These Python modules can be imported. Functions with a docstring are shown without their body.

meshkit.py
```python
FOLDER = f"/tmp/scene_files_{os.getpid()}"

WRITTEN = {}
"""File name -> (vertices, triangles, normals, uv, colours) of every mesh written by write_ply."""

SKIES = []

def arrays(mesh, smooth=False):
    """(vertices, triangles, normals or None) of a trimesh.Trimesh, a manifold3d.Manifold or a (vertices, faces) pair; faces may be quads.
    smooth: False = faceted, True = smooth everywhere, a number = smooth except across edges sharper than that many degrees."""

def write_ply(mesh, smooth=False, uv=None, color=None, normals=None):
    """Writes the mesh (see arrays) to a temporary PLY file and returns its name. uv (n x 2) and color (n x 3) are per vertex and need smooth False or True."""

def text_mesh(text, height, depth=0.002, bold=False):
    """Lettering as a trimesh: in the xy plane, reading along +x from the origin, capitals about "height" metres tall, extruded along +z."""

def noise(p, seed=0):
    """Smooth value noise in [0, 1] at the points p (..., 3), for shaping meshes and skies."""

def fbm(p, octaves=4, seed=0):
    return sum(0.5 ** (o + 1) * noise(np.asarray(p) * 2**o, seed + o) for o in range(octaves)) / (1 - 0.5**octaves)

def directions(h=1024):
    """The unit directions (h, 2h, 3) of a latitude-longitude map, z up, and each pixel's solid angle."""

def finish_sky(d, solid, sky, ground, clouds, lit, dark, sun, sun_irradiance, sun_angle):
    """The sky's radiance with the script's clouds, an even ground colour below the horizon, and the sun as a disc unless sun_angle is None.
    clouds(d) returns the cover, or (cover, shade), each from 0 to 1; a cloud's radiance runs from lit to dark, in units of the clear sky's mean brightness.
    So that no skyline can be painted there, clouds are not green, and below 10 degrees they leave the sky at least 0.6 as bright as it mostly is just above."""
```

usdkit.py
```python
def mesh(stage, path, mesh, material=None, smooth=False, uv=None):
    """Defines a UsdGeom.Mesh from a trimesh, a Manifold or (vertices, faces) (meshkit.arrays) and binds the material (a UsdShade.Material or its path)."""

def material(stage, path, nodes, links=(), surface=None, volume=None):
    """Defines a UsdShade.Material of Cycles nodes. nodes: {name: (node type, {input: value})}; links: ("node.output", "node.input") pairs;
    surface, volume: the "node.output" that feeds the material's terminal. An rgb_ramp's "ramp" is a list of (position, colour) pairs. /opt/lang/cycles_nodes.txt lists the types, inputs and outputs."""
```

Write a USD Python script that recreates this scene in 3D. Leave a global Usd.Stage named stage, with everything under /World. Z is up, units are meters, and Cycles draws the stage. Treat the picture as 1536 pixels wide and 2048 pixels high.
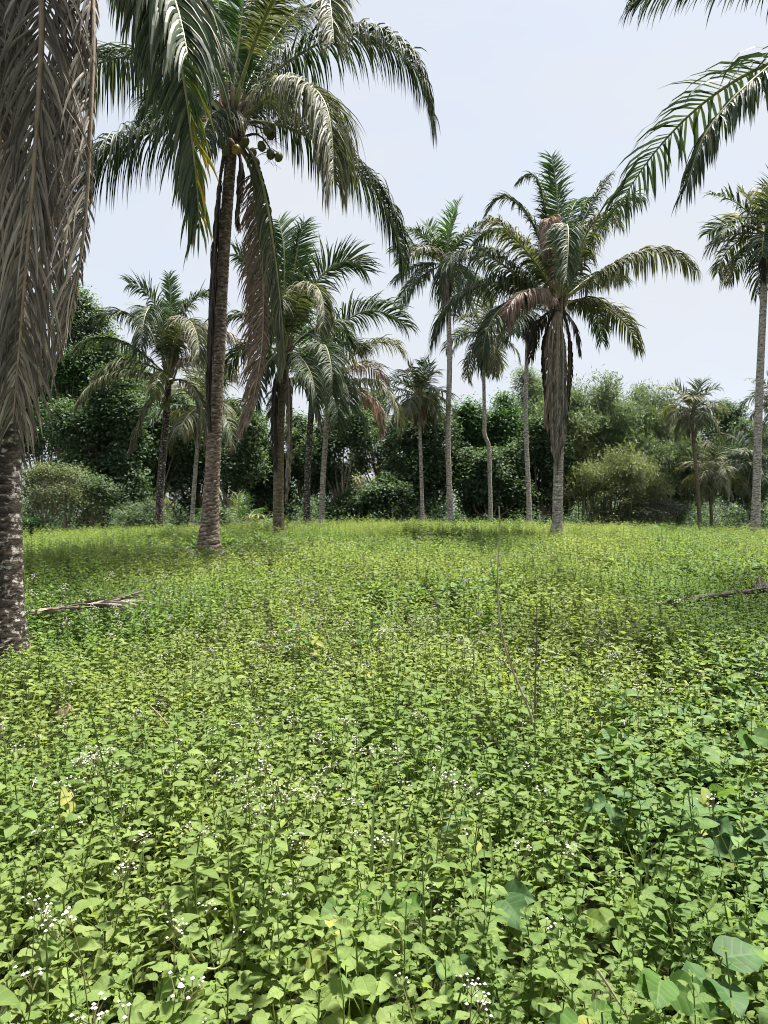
import math
import numpy as np
import usdkit
from scipy.interpolate import PchipInterpolator, CubicSpline
from pxr import Usd, UsdGeom, UsdLux, UsdShade, Gf, Sdf, Vt

stage = Usd.Stage.CreateInMemory()
UsdGeom.SetStageUpAxis(stage, 'Z')
UsdGeom.SetStageMetersPerUnit(stage, 1.0)
UsdGeom.Xform.Define(stage, '/World')
UsdGeom.Scope.Define(stage, '/World/Looks')

# ------------------------------------------------------------------ camera, sky, sun, exposure
EYE = np.array([0.0, 0.0, 1.6])
FOC, PITCH = 1479.0, math.atan(26 / 1479.0)          # focal length in photo pixels (1536 wide), tilt upwards
cam = UsdGeom.Camera.Define(stage, '/World/camera')
cam.CreateHorizontalApertureAttr(24.0)
cam.CreateVerticalApertureAttr(32.0)
cam.CreateFocalLengthAttr(24.0 * FOC / 1536)
cam.CreateClippingRangeAttr(Gf.Vec2f(0.05, 5000))
cam.CreateExposureAttr(2.3)
cam.AddTranslateOp().Set(Gf.Vec3d(*EYE))
cam.AddRotateXOp().Set(90 + math.degrees(PITCH))

SUN = np.array([0.50, 0.30, 1.60]); SUN /= np.linalg.norm(SUN)
sun = UsdLux.DistantLight.Define(stage, '/World/sun')
sun.CreateIntensityAttr(0.88)
sun.CreateAngleAttr(7.0)
sun.CreateNormalizeAttr(True)
sun.CreateColorAttr(Gf.Vec3f(1.0, 0.955, 0.88))
_z = SUN; _x = np.cross([0, 0, 1.0], _z); _x /= np.linalg.norm(_x); _y = np.cross(_z, _x)
sun.AddTransformOp().Set(Gf.Matrix4d(*_x, 0, *_y, 0, *_z, 0, 0, 0, 0, 1))

SKY_STRENGTH = 0.05
usdkit.material(stage, '/World/Looks/sky_air', {
    'co': ('texture_coordinate', {}),
    'mp': ('mapping', {'scale': (1.0, 1.0, 2.2)}),
    'sky': ('sky_texture', {'sky_type': 'single_scattering', 'sun_disc': False, 'sun_elevation': float(math.asin(SUN[2])),
                            'sun_rotation': float(math.atan2(SUN[0], SUN[1])), 'aerosol_density': 2.0}),
    'n': ('noise_texture', {'scale': 1.6, 'detail': 5.0, 'roughness': 0.55, 'distortion': 0.4}),
    'r': ('map_range', {'from_min': 0.35, 'from_max': 0.65, 'to_min': 0.68, 'to_max': 0.97, 'clamp': True}),
    'veil': ('mix_color', {'b': (3.28, 3.43, 3.66), 'use_clamp': False}),
    'bg': ('background_shader', {'strength': SKY_STRENGTH}),
}, [('co.generated', 'mp.vector'), ('mp.vector', 'n.vector'), ('n.fac', 'r.value'), ('r.result', 'veil.fac'), ('sky.color', 'veil.a'),
    ('veil.result', 'bg.color')], surface='bg.background')
dome = UsdLux.DomeLight.Define(stage, '/World/sky')
dome.CreateIntensityAttr(1.0)
UsdShade.MaterialBindingAPI.Apply(dome.GetPrim()).Bind(UsdShade.Material.Get(stage, '/World/Looks/sky_air'))

# ------------------------------------------------------------------ helpers
def ray(px, py, d):
    """The world point that stands d metres ahead of the camera and appears at a photo pixel."""
    u, v = (px - 768) / FOC, (1024 - py) / FOC
    c, s = math.cos(PITCH), math.sin(PITCH)
    fwd, up = np.array([0, c, s]), np.array([0, -s, c])
    r = np.array([u, 0, 0]) + fwd + v * up
    return EYE + r * (d / r[1])

_prof = PchipInterpolator([-40, -6, 0, 3, 6, 10, 15, 20, 25, 30, 40, 60, 100, 200, 3000],
                          [-.5, -.05, 0, .02, .20, .55, .90, 1.14, 1.26, 1.28, 1.12, .75, .45, .2, 0])

def gh(x, y):
    x, y = np.asarray(x, float), np.asarray(y, float)
    t = np.clip((y - 5) / 14, 0, 1); t = t * t * (3 - 2 * t)
    far = np.clip((90 - y) / 40, 0, 1)
    lat = np.where(x < 0, -.62 * (1 - np.exp(-(x / 13.0) ** 2)), -.40 * (1 - np.exp(-(x / 12.0) ** 2)))
    bump = .05 * np.sin(x * .9 + 1.3) * np.sin(y * .7) + .03 * np.sin(x * 2.1 + y * 1.3)
    return _prof(np.clip(y, -40, 3000)) + lat * t * far + bump * np.clip((y + 2) / 6, 0, 1) * far

used = {}
def numbered(path):
    n = used.get(path, 0); used[path] = n + 1
    return path if n == 0 else f'{path}_{n:03d}'

def custom(prim, **kw):
    for k, v in kw.items():
        if v: prim.SetCustomDataByKey(k, v)

def thing(name, label, cat, loc, group=None):
    x = UsdGeom.Xform.Define(stage, numbered('/World/' + name))
    x.AddTranslateOp().Set(Gf.Vec3d(*map(float, loc)))
    custom(x.GetPrim(), label=label, category=cat, group=group)
    x.loc = np.asarray(loc, float)
    return x

def mesh_at(path, v, f, mat, uv=None, n=None):
    m = UsdGeom.Mesh.Define(stage, path)
    v = np.ascontiguousarray(v, np.float32)
    f = np.asarray(f, np.int32)
    m.CreatePointsAttr(Vt.Vec3fArray.FromNumpy(v))
    m.CreateFaceVertexCountsAttr(Vt.IntArray.FromNumpy(np.full(len(f), f.shape[1], np.int32)))
    m.CreateFaceVertexIndicesAttr(Vt.IntArray.FromNumpy(np.ascontiguousarray(f.ravel())))
    m.CreateSubdivisionSchemeAttr('none')
    if n is not None:
        m.CreateNormalsAttr(Vt.Vec3fArray.FromNumpy(np.ascontiguousarray(n, np.float32))); m.SetNormalsInterpolation('vertex')
    if uv is not None:
        UsdGeom.PrimvarsAPI(m).CreatePrimvar('st', Sdf.ValueTypeNames.TexCoord2fArray, 'vertex').Set(Vt.Vec2fArray.FromNumpy(np.ascontiguousarray(uv, np.float32)))
    UsdShade.MaterialBindingAPI.Apply(m.GetPrim()).Bind(UsdShade.Material.Get(stage, '/World/Looks/' + mat))
    return m

def part(parent, name, g, mat, origin=None, smooth=False, label=None):
    """g = (v, f) or (v, f, uv) in world space; written relative to the thing's base."""
    v, f = np.asarray(g[0], float), g[1]
    o = np.zeros(3) if origin is None else origin
    n = None
    if smooth: n = vnormals(v, f)
    m = mesh_at(numbered(str(parent.GetPath()) + '/' + name), v - o, f, mat, g[2] if len(g) > 2 else None, n)
    if label: custom(m.GetPrim(), label=label)
    return m

def vnormals(v, f):
    f3 = np.vstack([f[:, [0, 1, 2]], f[:, [0, 2, 3]]]) if f.shape[1] == 4 else f
    fn = np.cross(v[f3[:, 1]] - v[f3[:, 0]], v[f3[:, 2]] - v[f3[:, 0]])
    n = np.zeros_like(v)
    for k in range(3): np.add.at(n, f3[:, k], fn)
    return n / np.maximum(np.linalg.norm(n, axis=1, keepdims=True), 1e-12)

def nrm(a): return a / np.maximum(np.linalg.norm(a, axis=-1, keepdims=True), 1e-9)

def join(gs):
    vs, fs, us, k = [], [], [], 0
    for g in gs:
        vs.append(g[0]); fs.append(np.asarray(g[1]) + k); us.append(g[2]); k += len(g[0])
    return np.vstack(vs), np.vstack(fs), np.vstack(us)

def spline(pts, n):
    pts = np.asarray(pts, float)
    t = np.r_[0, np.cumsum(np.linalg.norm(np.diff(pts, axis=0), axis=1))]
    if len(pts) == 2: return pts[0] + (pts[1] - pts[0]) * np.linspace(0, 1, n)[:, None]
    c = CubicSpline(t, pts) if len(pts) > 3 else PchipInterpolator(t, pts)
    p = c(np.linspace(0, t[-1], n * 4))
    s = np.r_[0, np.cumsum(np.linalg.norm(np.diff(p, axis=0), axis=1))]
    q = np.linspace(0, s[-1], n)
    return np.stack([np.interp(q, s, p[:, k]) for k in range(3)], 1)

def tube(p, r, sides=6, cap=True, u=0.5):
    p = np.asarray(p, float); n = len(p)
    T = nrm(np.gradient(p, axis=0))
    a = nrm(np.cross(T, np.where(np.abs(T[:, 2:]) < .9, [0, 0, 1.0], [0, 1.0, 0])))
    for i in range(1, n):
        w = a[i - 1] - T[i] * (a[i - 1] @ T[i]); a[i] = w / max(np.linalg.norm(w), 1e-9)
    b = np.cross(T, a)
    th = np.arange(sides) * 2 * np.pi / sides
    r = np.broadcast_to(r, (n,)) if np.ndim(r) < 2 else r
    rr = r[:, None] if r.ndim == 1 else r
    v = p[:, None] + rr[..., None] * (np.cos(th)[None, :, None] * a[:, None] + np.sin(th)[None, :, None] * b[:, None])
    i, j = np.meshgrid(np.arange(n - 1), np.arange(sides), indexing='ij')
    q = np.stack([i * sides + j, i * sides + (j + 1) % sides, (i + 1) * sides + (j + 1) % sides, (i + 1) * sides + j], -1).reshape(-1, 4)
    s = np.r_[0, np.cumsum(np.linalg.norm(np.diff(p, axis=0), axis=1))]
    uv = np.stack(np.broadcast_arrays(np.full((1, sides), u) if u is not None else th[None] / 6.2832, s[:, None]), -1).reshape(-1, 2)
    f = np.vstack([q[:, [0, 1, 2]], q[:, [0, 2, 3]]])
    v = v.reshape(-1, 3)
    if cap:
        v = np.vstack([v, p[:1], p[-1:]]); uv = np.vstack([uv, uv[:1], uv[-1:]])
        k = np.arange(sides)
        f = np.vstack([f, np.stack([(k + 1) % sides, k, np.full(sides, n * sides)], 1),
                       np.stack([(n - 1) * sides + k, (n - 1) * sides + (k + 1) % sides, np.full(sides, n * sides + 1)], 1)])
    return v, f, uv

# ------------------------------------------------------------------ materials
def leaf_mat(name, ramp, *, veins=False, tip=None, tip_from=.8, rough=.42, trans=.28, trans_mul=(1.3, 1.5, .6), patch=None, patch_scale=.6, spec=.5, jit=.25):
    """Leaves: st.x picks the tone, st.y runs to the leaf's tip; a large-scale noise shifts tone from place to place."""
    nodes = {'uv': ('uvmap', {'attribute': 'st'}), 'sep': ('separate_xyz', {}), 'r': ('rgb_ramp', {'ramp': ramp}),
             'geo': ('geometry', {}), 'nz': ('noise_texture', {'scale': 9.0, 'detail': 3.0}),
             'hv': ('hsv', {'saturation': 1.0}), 'vr': ('map_range', {'from_min': .25, 'from_max': .75, 'to_min': 1 - jit, 'to_max': 1 + jit}),
             'p': ('principled_bsdf', {'roughness': rough, 'specular_ior_level': spec}),
             'tc': ('mix_color', {'blend_type': 'multiply', 'fac': 1.0, 'b': trans_mul, 'use_clamp': False}),
             't': ('translucent_bsdf', {}), 'm': ('mix_closure', {'fac': trans})}
    links = [('uv.UV', 'sep.vector'), ('geo.position', 'nz.vector'), ('nz.fac', 'vr.value'), ('vr.result', 'hv.value')]
    col = 'r.color'
    if veins:                                                      # st.x = 32 steps of tone + the place across the blade
        M = lambda t, a=.5, b=.5: ('math', {'math_type': t, 'value1': a, 'value2': b})
        nodes |= {'fl': M('floor'), 'tn': M('multiply', b=1 / 31), 'fr': M('fraction'), 'cc': M('subtract', b=.5), 'ca': M('absolute'), 'ck': M('multiply', b=-2.0), 'y5': M('multiply', b=4.6),
                  'sm': M('add'), 'pp': M('pingpong', b=.5), 'v1': ('map_range', {'from_min': .03, 'from_max': .13, 'to_min': .32, 'to_max': 0, 'clamp': True}),
                  'v2': ('map_range', {'from_min': .015, 'from_max': .05, 'to_min': .5, 'to_max': 0, 'clamp': True}), 'vx': M('maximum'),
                  'vc': ('mix_color', {'b': (.24, .29, .10)}), 'bu': ('bump', {'strength': .5, 'distance': .004, 'invert': True})}
        links += [('sep.x', 'fl.value1'), ('fl.value', 'tn.value1'), ('tn.value', 'r.fac'), ('sep.x', 'fr.value1'), ('fr.value', 'cc.value1'), ('cc.value', 'ca.value1'), ('ca.value', 'ck.value1'),
                  ('sep.y', 'y5.value1'), ('y5.value', 'sm.value1'), ('ck.value', 'sm.value2'), ('sm.value', 'pp.value1'), ('pp.value', 'v1.value'), ('ca.value', 'v2.value'),
                  ('v1.result', 'vx.value1'), ('v2.result', 'vx.value2'), ('vx.value', 'vc.fac'), ('r.color', 'vc.a'), ('vx.value', 'bu.height'), ('bu.normal', 'p.normal')]
        col = 'vc.result'
    else: links.append(('sep.x', 'r.fac'))
    if patch:
        nodes |= {'pn': ('noise_texture', {'scale': patch_scale, 'detail': 3.0}), 'pr': ('map_range', {'from_min': .45, 'from_max': .65, 'to_min': 0, 'to_max': .8, 'clamp': True}),
                  'pm': ('mix_color', {'b': patch})}
        links += [('geo.position', 'pn.vector'), ('pn.fac', 'pr.value'), ('pr.result', 'pm.fac'), (col, 'pm.a')]
        col = 'pm.result'
    if tip:
        nodes |= {'tr': ('map_range', {'from_min': tip_from, 'from_max': 1.0, 'to_min': 0, 'to_max': .9, 'clamp': True}), 'tm': ('mix_color', {'b': tip})}
        links += [('sep.y', 'tr.value'), ('tr.result', 'tm.fac'), (col, 'tm.a')]
        col = 'tm.result'
    links += [(col, 'hv.color'), ('hv.color', 'p.base_color'), ('hv.color', 'tc.a'), ('tc.result', 't.color'), ('p.BSDF', 'm.closure1'), ('t.BSDF', 'm.closure2')]
    usdkit.material(stage, '/World/Looks/' + name, nodes, links, surface='m.closure')

leaf_mat('frond_green', [(0, (.036, .056, .029)), (.5, (.056, .080, .044)), (.88, (.085, .108, .062)), (.95, (.11, .115, .06)), (1, (.19, .16, .10))], tip=(.15, .125, .085), tip_from=.88, rough=.58, spec=.25, trans=.16, trans_mul=(1.1, 1.35, .75))
leaf_mat('frond_fresh', [(0, (.04, .085, .028)), (.6, (.065, .125, .04)), (1, (.11, .165, .06))], tip=(.14, .13, .07), tip_from=.92, rough=.55, spec=.25)
leaf_mat('frond_yellow', [(0, (.05, .085, .025)), (.55, (.09, .115, .033)), (.85, (.20, .165, .035)), (1, (.30, .21, .045))], tip=(.22, .15, .07), tip_from=.75, rough=.5, spec=.3)
leaf_mat('frond_olive', [(0, (.065, .078, .042)), (.5, (.105, .115, .066)), (1, (.21, .19, .13))], tip=(.20, .165, .115), tip_from=.72, rough=.6, spec=.25, trans=.22)
leaf_mat('frond_dry', [(0, (.085, .073, .062)), (.5, (.185, .160, .136)), (1, (.38, .335, .285))], rough=.7, trans=.15, trans_mul=(1.1, 1.0, .8), spec=.35)
leaf_mat('frond_rust', [(0, (.155, .110, .086)), (.5, (.235, .168, .132)), (1, (.34, .26, .205))], rough=.6, trans=.18, trans_mul=(1.1, .95, .8), spec=.3)
leaf_mat('frond_dark', [(0, (.025, .020, .018)), (.6, (.05, .040, .034)), (1, (.10, .08, .065))], rough=.6, trans=.08, spec=.3)

def plain(name, c1, c2, scale=8., rough=.7, bump=.3, spec=.3, detail=5., c3=None):
    nodes = {'geo': ('geometry', {}), 'n': ('noise_texture', {'scale': scale, 'detail': detail}),
             'r': ('rgb_ramp', {'ramp': [(.3, c1), (.62, c2)] + ([(.72, c3)] if c3 else [])}),
             'b': ('bump', {'strength': bump, 'distance': .02}), 'p': ('principled_bsdf', {'roughness': rough, 'specular_ior_level': spec})}
    usdkit.material(stage, '/World/Looks/' + name, nodes, [('geo.position', 'n.vector'), ('n.fac', 'r.fac'), ('r.color', 'p.base_color'), ('n.fac', 'b.height'), ('b.normal', 'p.normal')], surface='p.BSDF')

plain('rachis_green', (.13, .15, .055), (.22, .23, .10), 6, .5)
plain('rachis_dry', (.17, .13, .095), (.30, .235, .17), 10, .7)
plain('rachis_dark', (.035, .028, .022), (.08, .062, .05), 10, .8)
plain('fibre', (.06, .045, .03), (.20, .15, .10), 30, .9)
plain('coconut_green', (.07, .085, .03), (.13, .14, .05), 7, .45, .1)
plain('coconut_yellow', (.26, .17, .05), (.38, .25, .09), 7, .5, .1)
plain('coconut_brown', (.09, .065, .045), (.17, .125, .085), 12, .7, .2)
plain('tree_bark', (.09, .07, .05), (.24, .19, .145), 4, .9, .5)
plain('pale_bark', (.16, .14, .11), (.34, .30, .25), 5, .9, .4)
plain('soil', (.035, .028, .018), (.075, .06, .035), 5, .95, .5)
plain('dead_stalk', (.14, .11, .07), (.30, .24, .16), 20, .8, .2)
plain('dark_stalk', (.06, .045, .035), (.12, .09, .07), 20, .8, .2)
plain('tendril_yellow', (.22, .24, .07), (.32, .32, .11), 20, .7, .1)
plain('flower_white', (.34, .33, .31), (.50, .48, .46), 60, .8, .1)

def trunk_mat(name, dark, mid, light, lichen, lich_at=.60, band=.55):
    nodes = {'uv': ('uvmap', {'attribute': 'st'}), 'sep': ('separate_xyz', {}), 'geo': ('geometry', {}),
             'mp': ('mapping', {'scale': (1, 1, 2.6)}), 'n1': ('noise_texture', {'scale': 8.0, 'detail': 7.0, 'roughness': .72}), 'n2': ('noise_texture', {'scale': 17.0, 'detail': 5.0, 'roughness': .65}),
             'n3': ('noise_texture', {'scale': 2.2, 'detail': 2.0}),
             'ms': ('mapping', {'scale': (1, 1, .25)}),
             'r': ('rgb_ramp', {'ramp': [(.36, dark), (.5, mid), (.62, light)]}),
             'bandm': ('mix_color', {'blend_type': 'multiply', 'use_clamp': False}),
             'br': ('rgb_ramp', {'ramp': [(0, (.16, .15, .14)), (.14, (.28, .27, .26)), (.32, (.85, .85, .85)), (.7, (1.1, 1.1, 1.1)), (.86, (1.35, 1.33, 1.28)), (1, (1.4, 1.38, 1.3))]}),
             'la': ('math', {'math_type': 'add'}), 'lr': ('map_range', {'from_min': 2 * lich_at - .02, 'from_max': 2 * lich_at + .06, 'to_min': 0, 'to_max': .85, 'clamp': True}),
             'lm': ('mix_color', {'b': lichen}), 'bu': ('bump', {'strength': 1.0, 'distance': .03}),
             'p': ('principled_bsdf', {'roughness': .9, 'specular_ior_level': .2})}
    links = [('uv.UV', 'sep.vector'), ('geo.position', 'mp.vector'), ('mp.vector', 'n1.vector'), ('geo.position', 'n2.vector'), ('geo.position', 'n3.vector'),
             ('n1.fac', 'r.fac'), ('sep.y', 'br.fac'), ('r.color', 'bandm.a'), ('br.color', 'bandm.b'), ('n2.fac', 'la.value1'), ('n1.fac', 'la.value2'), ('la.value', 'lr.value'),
             ('lr.result', 'lm.fac'), ('bandm.result', 'lm.a'), ('lm.result', 'p.base_color'), ('n1.fac', 'bu.height'), ('bu.normal', 'p.normal')]
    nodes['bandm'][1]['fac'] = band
    usdkit.material(stage, '/World/Looks/' + name, nodes, links, surface='p.BSDF')

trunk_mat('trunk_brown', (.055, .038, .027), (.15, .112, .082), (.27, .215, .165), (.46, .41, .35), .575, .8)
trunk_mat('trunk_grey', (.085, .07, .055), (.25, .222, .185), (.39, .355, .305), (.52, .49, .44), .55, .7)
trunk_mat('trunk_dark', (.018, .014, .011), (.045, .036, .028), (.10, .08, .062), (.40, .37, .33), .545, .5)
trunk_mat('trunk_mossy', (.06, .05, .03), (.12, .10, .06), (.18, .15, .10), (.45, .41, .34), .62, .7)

# ------------------------------------------------------------------ palms
def frame(p, side=None, twist=(0, 0)):
    T = nrm(np.gradient(p, axis=0))
    h = p[-1] - p[0]; h = np.array([h[0], h[1], 0])
    if side is None:
        side = np.cross(h, [0, 0, 1.0]) if np.linalg.norm(h) > .35 else np.array([-1.0, 0, 0])
    S = np.zeros_like(p); s = np.asarray(side, float)
    for i in range(len(p)):
        s = s - T[i] * (s @ T[i]); s = s / max(np.linalg.norm(s), 1e-9); S[i] = s
    N = np.cross(S, T)
    a = np.linspace(twist[0], twist[1], len(p))[:, None]
    return T, S * np.cos(a) + N * np.sin(a), N * np.cos(a) - S * np.sin(a)

def leaflets(p, L, n, rng, droop=.8, width=.04, segs=4, fold=True, start=.14, lift=.18, twist=(0, 0), side=None, ang=(18, 54), ragged=.15, gaps=.06, snap=.06, wind=(0, 0, 0), sides=(-1, 1), both=(1, 1)):
    """All leaflets of a frond as one mesh of folded strips."""
    T, S, N = frame(p, side, twist)
    if T[len(T) // 3] @ [0, 0, 0] != 0: pass
    m = len(p)
    out = []
    for k, sd in enumerate(sides):
        s = np.linspace(start, .995, n) + rng.normal(0, .15 / n, n)
        s = np.clip(s, start, 1.0)
        keep = rng.random(n) > gaps
        s = s[keep]; c = len(s)
        x = s * (m - 1); i0 = np.clip(x.astype(int), 0, m - 2); fr = (x - i0)[:, None]
        lerp = lambda A: A[i0] * (1 - fr) + A[i0 + 1] * fr
        B, t_, s_, n_ = lerp(p), nrm(lerp(T)), nrm(lerp(S)), nrm(lerp(N))
        q = (s - start) / (1 - start)
        ll = L * both[k] * np.interp(q, [0, .1, .3, .6, .85, 1], [.45, .8, 1, .97, .80, .52]) * rng.normal(1, ragged, c).clip(.45, 1.3)
        ph0 = rng.uniform(0, 6.28)
        a = np.radians(np.interp(q, [0, 1], ang) + rng.normal(0, 7, c) + 7 * np.sin(q * 9 + ph0))[:, None]
        d = nrm(np.cos(a) * sd * s_ + np.sin(a) * t_ + (lift + rng.normal(0, .10, c))[:, None] * n_)
        w_ = nrm(t_ - d * (t_ * d).sum(1, keepdims=True))
        roll = rng.normal(0, .35, c)[:, None]
        prof = np.interp(np.linspace(0, 1, segs + 1), [0, .15, .4, .7, 1], [.45, .9, 1, .72, .04])
        pos = B.copy(); rows = []
        ph1, ph2 = rng.uniform(0, 6.28, 2)
        dr = droop * (1 + .28 * np.sin(q * rng.uniform(7, 13) + ph1)) * rng.normal(1, .26, c).clip(.25, 2.0)
        bent = (rng.random(c) < snap) * rng.uniform(.5, 2.2, c)     # a few leaflets are snapped
        for g in range(segs + 1):
            w = w_ - d * (w_ * d).sum(1, keepdims=True); w = nrm(w)
            nn = np.cross(d, w)
            w = w * np.cos(roll) + nn * np.sin(roll); nn = np.cross(d, w)
            hw = (width * .5 * prof[g] * rng.normal(1, .06, c) * np.interp(q, [0, .15, .9, 1], [.7, 1, .9, .6]))[:, None]
            if fold: rows.append(np.stack([pos - w * hw, pos + nn * hw * .55, pos + w * hw], 1))
            else: rows.append(np.stack([pos - w * hw, pos + w * hw], 1))
            if g < segs:
                pos = pos + d * (ll / segs)[:, None]
                gv = np.array([0, 0, -1.0]) * (dr * (.22 + .62 * (g + 1) / segs) + (bent if g == 2 else 0))[:, None] + np.asarray(wind) * ((g + 1) / segs)
                d = nrm(d + gv)
        R = np.stack(rows, 1)                       # c, segs+1, k, 3
        kk = R.shape[2]
        v = R.reshape(-1, 3)
        base = (np.arange(c) * (segs + 1) * kk)[:, None, None]
        gi, ki = np.meshgrid(np.arange(segs), np.arange(kk - 1), indexing='ij')
        q4 = np.stack([gi * kk + ki, gi * kk + ki + 1, (gi + 1) * kk + ki + 1, (gi + 1) * kk + ki], -1).reshape(1, -1, 4) + base
        tone = np.repeat(rng.random(c) ** 1.3, (segs + 1) * kk)
        along = np.tile(np.repeat(np.linspace(0, 1, segs + 1), kk), c)
        out.append((v, q4.reshape(-1, 4), np.stack([tone, along], 1)))
    return join(out)

RACHIS = {'frond_dry': 'rachis_dry', 'frond_rust': 'rachis_dry', 'frond_dark': 'rachis_dark'}
HANG = dict(droop=2.2, ang=(48, 70), lift=.05, ragged=.25, gaps=.15)

def frond(palm, pts, L=1.0, mat='frond_green', spacing=.05, thick=.035, name=None, seed=0, label=None, **kw):
    rng = np.random.default_rng(seed)
    p = spline(pts, 40)
    ln = np.linalg.norm(np.diff(p, axis=0), axis=1).sum()
    n = max(int(ln / spacing), 14)
    g = leaflets(p, L, n, rng, **kw)
    dead = mat in RACHIS
    m = part(palm, name or ('dead_frond' if dead else 'frond'), g, mat, palm.loc, label=label)
    s = np.linspace(0, 1, len(p))
    part(m, 'rachis', tube(p, thick * (1 - s) ** .75 * np.where(s < .12, 1.0 + (0.12 - s) * 6, 1) + .004, 6), RACHIS.get(mat, 'rachis_green'), palm.loc, smooth=True)
    return m

def trunk(palm, pts, radii, mat, seed=0, sides=24, step=.035, ring=.11, depth=.05):
    rng = np.random.default_rng(seed)
    ln = np.linalg.norm(np.diff(np.asarray(pts), axis=0), axis=1).sum()
    n = int(ln / step)
    p = spline(pts, n)
    s = np.linspace(0, 1, n)
    r = np.interp(s, *zip(*radii))
    z = s * ln
    cuts = np.cumsum(rng.normal(ring, ring * .22, int(ln / ring) + 40).clip(ring * .4, None))
    th = np.arange(sides) * 2 * np.pi / sides
    ph = rng.uniform(0, 6.28, 3)
    wob = .035 * np.sin(th + ph[0] + z[:, None] * .8) + .02 * np.sin(2 * th + ph[1] - z[:, None] * 1.7) + .012 * np.sin(5 * th + ph[2] + 9 * z[:, None])
    zz = z[:, None] + wob
    i = np.searchsorted(cuts, zz.ravel()).reshape(zz.shape)
    lo, hi = np.where(i > 0, cuts[np.maximum(i - 1, 0)], 0), cuts[i]
    ph_ = (zz - lo) / (hi - lo)                          # 0 at a scar, 1 just below the next one
    amp = depth * rng.uniform(.5, 1.4, len(cuts) + 1)[i]
    rough = .016 * rng.normal(0, 1, (n, sides)) - .05 * (rng.random((n, sides)) < .05)
    rr = r[:, None] * (1 + amp * (ph_ - .5) + .03 * np.sin(2 * th + ph[1] + z[:, None] * .5) + rough)
    v, f, uv = tube(p, rr, sides, True)
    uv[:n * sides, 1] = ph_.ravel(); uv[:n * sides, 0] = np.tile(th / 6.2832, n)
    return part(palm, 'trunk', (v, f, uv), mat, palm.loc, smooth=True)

def coconut(parent, c, r, mat, origin, rng):
    u, w = np.meshgrid(np.linspace(0, np.pi, 9), np.arange(12) * np.pi / 6, indexing='ij')
    ridge = 1 + .05 * np.cos(3 * w) * np.sin(u)
    x = np.stack([np.sin(u) * np.cos(w) * ridge, np.sin(u) * np.sin(w) * ridge, np.cos(u) * 1.22 + .05 * np.cos(2 * u)], -1).reshape(-1, 3) * r
    a, b = rng.uniform(-.5, .5, 2)
    Rx = np.array([[1, 0, 0], [0, math.cos(a), -math.sin(a)], [0, math.sin(a), math.cos(a)]]); Ry = np.array([[math.cos(b), 0, math.sin(b)], [0, 1, 0], [-math.sin(b), 0, math.cos(b)]])
    i, j = np.meshgrid(np.arange(8), np.arange(12), indexing='ij')
    q = np.stack([i * 12 + j, (i + 1) * 12 + j, (i + 1) * 12 + (j + 1) % 12, i * 12 + (j + 1) % 12], -1).reshape(-1, 4)
    return part(parent, 'coconut', (x @ Rx.T @ Ry.T + c, q), mat, origin, smooth=True)

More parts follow.
